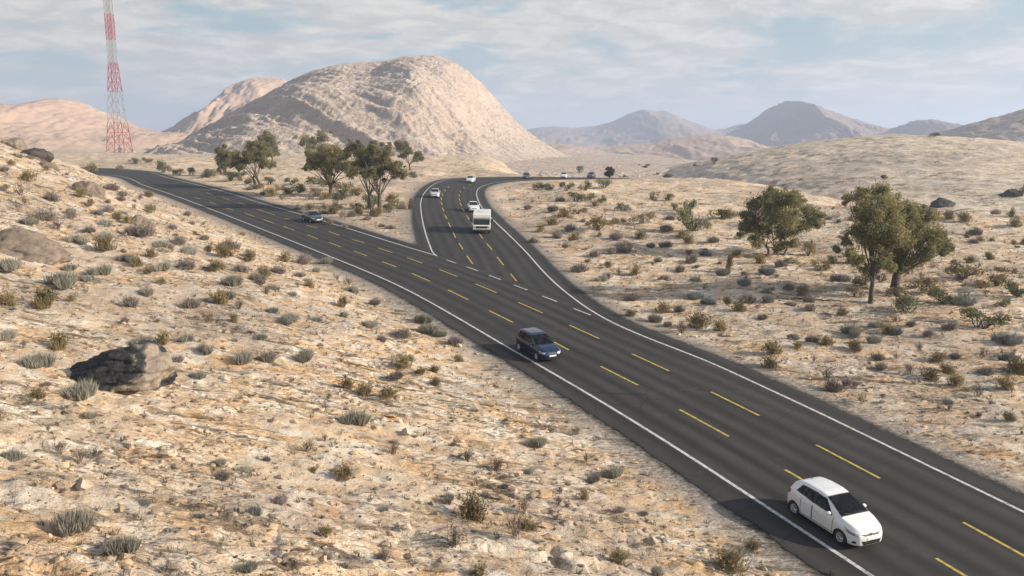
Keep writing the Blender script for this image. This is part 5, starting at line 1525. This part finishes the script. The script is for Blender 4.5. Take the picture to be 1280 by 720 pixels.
def pebble_field(name, n, y0, y1, lo, hi, mat, seed, clump, flat=.55):
    x, y, r = scatter(n, y0, y1, seed, clump)
    z = ground(x, y)
    ico = bmesh.new(); bmesh.ops.create_icosphere(ico, subdivisions=1, radius=1); IV = np.array([v.co[:] for v in ico.verts]); IF = np.array([[v.index for v in f.verts] for f in ico.faces]); ico.free()
    s = lo + (hi - lo) * r.random(n) ** 2.5
    j = 1 + .3 * r.normal(size=(n, len(IV), 1)).clip(-1.5, 1.5)
    V = IV[None] * j * s[:, None, None] * np.stack([r.uniform(.8, 1.5, n), r.uniform(.7, 1.1, n), np.full(n, flat)], 1)[:, None]
    V = V + np.stack([x, y, z + s * .1], 1)[:, None]
    Fx = (IF[None] + (np.arange(n) * len(IV))[:, None, None]).reshape(-1, 3)
    o = mesh(name, V.reshape(-1, 3), Fx, mat, None, False); tag(o, kind='stuff')


pebble_field('pebbles', 4200, 15, 60, .02, .09, plain('dark pebbles', (.15, .125, .105), .9, vary=.5, vs=1.3), 801, 5)
pebble_field('gravel', 3800, 15, 80, .03, .17, plain('tan stones', (.40, .30, .20), .9, vary=.35, vs=.9), 802, 11)

pebble_field('rubble', 1500, 15, 95, .05, .30, M['rubble'], 803, 14, .5)


def tuft_field(name, n, y0, y1, h, mat, seed, clump, nb=9):
    x, y, r = scatter(n, y0, y1, seed, clump, 1.2)
    z = ground(x, y); s = h * r.uniform(.45, 1.1, n) * (1 + y / 120)
    b = np.repeat(np.stack([x, y, z - .01], 1), nb, 0); sc = np.repeat(s, nb)
    a = r.uniform(0, 6.28, len(b)); q = r.uniform(.1, .75, len(b))
    b[:, :2] += r.normal(0, .16, (len(b), 2)) * sc[:, None]
    t = b + np.stack([np.cos(a) * q * sc, np.sin(a) * q * sc, sc * (1 - .4 * q) * r.uniform(.6, 1, len(b))], 1)
    o = link(bpy.data.objects.new(name, tri_mesh(name, blades(b, t, .10 * sc, r), mat))); tag(o, kind='stuff')


tuft_field('dry_grass', 2200, 15, 150, .20, M['sage'], 811, 9)
tuft_field('dry_weeds', 2400, 15, 150, .19, M['twig'], 812, 8)
tuft_field('dry_scrub', 1700, 15, 170, .20, M['olive'], 813, 10)

# ------------------------------------------------------------------ radio mast
M['mast_red'] = plain('faded red mast paint', (0.32, 0.014, 0.016), 0.6, vary=0.1, vs=.3)
M['mast_white'] = plain('faded white mast paint', (0.30, 0.31, 0.31), 0.6, vary=0.05, vs=.3)
D = 500.0
d = ray(150, 192); bp = d * D / d[1] + np.array([0, 0, CAMH])
mast = empty('radio_mast', (bp[0], bp[1], zat(bp[0], bp[1]))); tag(mast, 'tall red and white banded lattice radio mast standing on the plain', 'radio mast')
pxm = D / F_PX


def hz_(py):
    q = ray(142, py); return CAMH + q[2] * D / q[1] - bp[2]


levels = [(192, 30, 'red'), (155, 22.5, 'white'), (116, 16.5, 'red'), (80, 10.5, 'white'), (51, 10.2, 'red'), (19, 10.0, 'white'), (-12, 9.8, 'red'), (-45, 9.6, 'white'), (-80, 9.4, None)]
for (y0, w0, colr), (y1, w1, _) in zip(levels[:-1], levels[1:]):
    za, zb = hz_(y0), hz_(y1); a0, a1 = w0 * pxm / 2 * .74, w1 * pxm / 2 * .74
    mat = M['mast_' + colr]; wide = w0 > 12
    sec = MB(); rl = .20
    cs = [(-1, -1), (1, -1), (1, 1), (-1, 1)]
    P = lambda k, t: Vector((cs[k % 4][0] * (a0 + (a1 - a0) * t), cs[k % 4][1] * (a0 + (a1 - a0) * t), za + (zb - za) * t))
    for k in range(4):
        sec.tube(P(k, 0), P(k, 1), rl, rl, 6)
    nb_ = 3 if wide else 4
    for i in range(nb_):
        t0, t1 = i / nb_, (i + 1) / nb_
        for k in range(4):
            sec.tube(P(k, t0), P(k + 1, t0), .10, .10, 4)
            if wide:
                m_ = (P(k, t1) + P(k + 1, t1)) / 2
                sec.tube(P(k, t0), m_, .13, .13, 4); sec.tube(P(k + 1, t0), m_, .13, .13, 4)
            else:
                sec.tube(P(k, t0), P(k + 1, t1), .10, .10, 4); sec.tube(P(k + 1, t0), P(k, t1), .10, .10, 4)
    # the ladder and cable tray run up inside
    sec.tube((0.3, 0, za), (0.3, 0, zb), .16 if not wide else .10, None, 5); sec.tube((-.3, 0, za), (-.3, 0, zb), .10, None, 5)
    sec.build('lattice_section', mat, mast, False)
for k in range(4):
    mb = MB(); a0 = 15 * pxm * .74; mb.box(((-1, 1, 1, -1)[k] * a0, (-1, -1, 1, 1)[k] * a0, .2), (1.6, 1.6, .9)); mb.build('footing', plain('concrete footing', (.36, .34, .31), .9), mast, False, .05)
hut = MB(); hut.box((0, 0, 1.3), (2.0, 1.6, 2.6)); hut.box((0, 0, 2.66), (2.3, 1.9, .12)); hut.box((.3, -.82, 1.0), (.8, .05, 1.9))
o = hut.build('equipment_hut', M['mast_white'], None, False, .03); o.location = (bp[0] + 1.2, bp[1] - 1.5, zat(bp[0], bp[1] - 1.5)); tag(o, 'small white equipment hut between the feet of the radio mast', 'hut')

# ------------------------------------------------------------------ labels of the plants: kind, size and what they stand nearest to
LM = [('the angular black boulder', ROCKS[0][1]), ('the broad tan boulder', ROCKS[1][1]), ('the upper crest rock', ROCKS[2][1]), ('the dark crest rock', ROCKS[3][1]), ('the flat-topped grey rock', ROCKS[5][1]), ('the low sunken grey rock', ROCKS[6][1]),
      ('the dark squarish rock', ROCKS[7][1]), ('the dark flat rock', ROCKS[8][1]), ('the lone dark rock', ROCKS[9][1]), ('the pale flat stone', ROCKS[10][1]), ('the small tan stone', ROCKS[11][1]),
      ('the forked tree', TREES[0][1][:2]), ('the golden tree', TREES[1][1][:2]), ('the round multi-stemmed tree', TREES[2][1][:2]), ('the low narrow tree', TREES[3][1][:2]), ('the leaning tree', TREES[4][1][:2]), ('the gnarled tree', TREES[7][1][:2]), ('the two-trunked grove tree', TREES[8][1][:2]), ('the airy bend tree', TREES[9][1][:2]), ('the tiny valley tree', TREES[10][1][:2]), ('the radio mast', bp[:2])]
for k in ('white hatchback', 'blue hatchback', 'dark grey saloon', 'motorhome', 'silver car', 'distant dark car'):
    LM.append(('the ' + k, np.array(VEH[k].location[:2])))
LM.append(('the painted fork tip', hit(546, 320)[:2])); LM.append(('the last white merge dash', hit(728, 390)[:2])); LM.append(('the bottom left corner', spot(60, 700)[:2])); LM.append(('the right road verge', hit(1010, 505)[:2]))
ORD = ['', 'second ', 'third ', 'fourth ', 'fifth ', 'sixth ', 'seventh ', 'eighth ', 'ninth ', 'tenth ', 'eleventh ', 'twelfth ', 'thirteenth ', 'fourteenth ', 'fifteenth ', 'sixteenth ', 'seventeenth ', 'eighteenth ', 'nineteenth ', 'twentieth ']
LP = np.array([l[1] for l in LM])
bag = {}
for o, kind, pos, wd in PLANTS:
    d = np.linalg.norm(LP - pos, axis=1); i = int(np.argmin(d)); bag.setdefault((kind, i), []).append((d[i], o, wd))
for (kind, i), items in bag.items():
    items.sort(key=lambda q: q[0])
    for n_, (dd, o, wd) in enumerate(items):
        big, small = KIND[kind][2]
        o['label'] = f"{KIND[kind][2][0]}, {ORD[min(n_, 19)]}nearest of its kind to {LM[i][0]}"


# ------------------------------------------------------------------ air
bm = bmesh.new(); bmesh.ops.create_cube(bm, size=1)
me = bpy.data.meshes.new('haze'); bm.to_mesh(me); bm.free()
hz = link(bpy.data.objects.new('haze', me)); hz.scale = (18400, 18400, 320); hz.location = (0, 0, 100)
m = bpy.data.materials.new('desert haze'); m.use_nodes = True
nt = m.node_tree; nt.nodes.remove(nt.nodes['Principled BSDF'])
v = nt.nodes.new('ShaderNodeVolumePrincipled'); v.inputs['Color'].default_value = (0.61, 0.735, 0.95, 1); v.inputs['Density'].default_value = HAZE; v.inputs['Anisotropy'].default_value = 0.25
nt.links.new(v.outputs[0], nt.nodes['Material Output'].inputs['Volume'])
me.materials.append(m); tag(hz, kind='stuff')

# ------------------------------------------------------------------ sky and sun
SUN_EL = 21.5
sun_dir = Vector((0.975, -0.20, 0)).normalized() * math.cos(R(SUN_EL)) + Vector((0, 0, math.sin(R(SUN_EL))))
ld = bpy.data.lights.new('sun', 'SUN'); ld.energy = SUN_E; ld.angle = R(0.6); ld.color = (1.0, 0.885, 0.74)
lo = link(bpy.data.objects.new('sun', ld)); lo.rotation_euler = sun_dir.to_track_quat('Z', 'Y').to_euler(); lo.location = (60, -30, 60)

w = bpy.data.worlds.new('World'); scene.world = w; w.use_nodes = True
nt = w.node_tree; N = nt.nodes; L = nt.links
bg = N['Background']; bg.inputs['Strength'].default_value = SKY_S
sky = N.new('ShaderNodeTexSky'); sky.sky_type = 'NISHITA'; sky.sun_disc = False
sky.sun_elevation = R(SUN_EL); sky.sun_rotation = math.atan2(sun_dir.x, sun_dir.y)
sky.air_density = 1.0; sky.dust_density = 2.0; sky.ozone_density = 1.0
tc = N.new('ShaderNodeTexCoord'); sp = N.new('ShaderNodeSeparateXYZ'); L.new(tc.outputs['Generated'], sp.inputs[0])


def mth(op, a, b=0.0):
    x = N.new('ShaderNodeMath'); x.operation = op
    for s_, q in ((x.inputs[0], a), (x.inputs[1], b)):
        if isinstance(q, (int, float)): s_.default_value = q
        else: L.new(q, s_)
    return x.outputs[0]


den = mth('ADD', mth('MAXIMUM', sp.outputs[2], 0.0), 0.16)
cv = N.new('ShaderNodeCombineXYZ'); L.new(mth('DIVIDE', sp.outputs[0], den), cv.inputs[0]); L.new(mth('DIVIDE', sp.outputs[1], den), cv.inputs[1])


def cloud(scale, detail, off, lo_, hi_, rough=0.58):
    mp = N.new('ShaderNodeMapping'); mp.inputs['Location'].default_value = off; mp.inputs['Scale'].default_value = (1.0, 1.0, 1); L.new(cv.outputs[0], mp.inputs[0])
    n_ = N.new('ShaderNodeTexNoise'); n_.inputs['Scale'].default_value = scale; n_.inputs['Detail'].default_value = detail; n_.inputs['Roughness'].default_value = rough; n_.inputs['Distortion'].default_value = 0.4
    L.new(mp.outputs[0], n_.inputs['Vector'])
    r = N.new('ShaderNodeMapRange'); r.interpolation_type = 'SMOOTHSTEP'; L.new(n_.outputs['Fac'], r.inputs[0]); r.inputs[1].default_value = lo_; r.inputs[2].default_value = hi_
    return r.outputs[0]


def mixc(f, a, b):
    x = N.new('ShaderNodeMix'); x.data_type = 'RGBA'
    for s_, q in ((x.inputs[0], f), (x.inputs[6], a), (x.inputs[7], b)):
        if isinstance(q, (int, float)): s_.default_value = q
        elif isinstance(q, tuple): s_.default_value = (*q, 1)
        else: L.new(q, s_)
    return x.outputs[2]


# thin veil low down, broken stratocumulus above it, clear blue overhead
def rise(lo_, hi_, a_, b_):
    x = N.new('ShaderNodeMapRange'); x.interpolation_type = 'SMOOTHSTEP'; L.new(sp.outputs[2], x.inputs[0])
    for i_, q_ in enumerate((lo_, hi_, a_, b_)): x.inputs[i_ + 1].default_value = q_
    return x.outputs[0]


veil = mixc(rise(0.15, 0.55, 0.80, 0.05), sky.outputs[0], CLEAR)
veil = mixc(rise(-0.02, 0.10, 0.75, 0.0), veil, LOW)
c1 = cloud(1.5, 9, (3.1, 0.4, 0), 0.37, 0.53, 0.6)
c2 = cloud(5.0, 8, (1.3, 5.2, 0), 0.38, 0.66, 0.66)
body = mixc(c2, CLOUD_D, CLOUD_L)
cl = mixc(mth('MULTIPLY', mth('MULTIPLY', c1, rise(0.0, 0.055, 0.25, 0.95)), rise(0.22, 0.6, 1.0, 0.25)), veil, body)
L.new(cl, bg.inputs['Color'])

# ------------------------------------------------------------------ camera and output
cd = bpy.data.cameras.new('camera'); cd.sensor_width = 36.0; cd.lens = 36.0 * F_PX / 1280; cd.clip_start = 0.5; cd.clip_end = 30000
co = link(bpy.data.objects.new('camera', cd)); co.location = (0, 0, CAMH); co.rotation_euler = (math.pi / 2 - PITCH, 0, 0)
scene.camera = co
vs = scene.view_settings; vs.view_transform = 'Standard'; vs.look = 'None'; vs.exposure = EXPO; vs.gamma = 1; vs.use_curve_mapping = False
scene.cycles.use_denoising = True
scene.cycles.max_bounces = 6; scene.cycles.transparent_max_bounces = 8; scene.cycles.volume_bounces = 1
scene.cycles.use_adaptive_sampling = True
scene.render.film_transparent = False
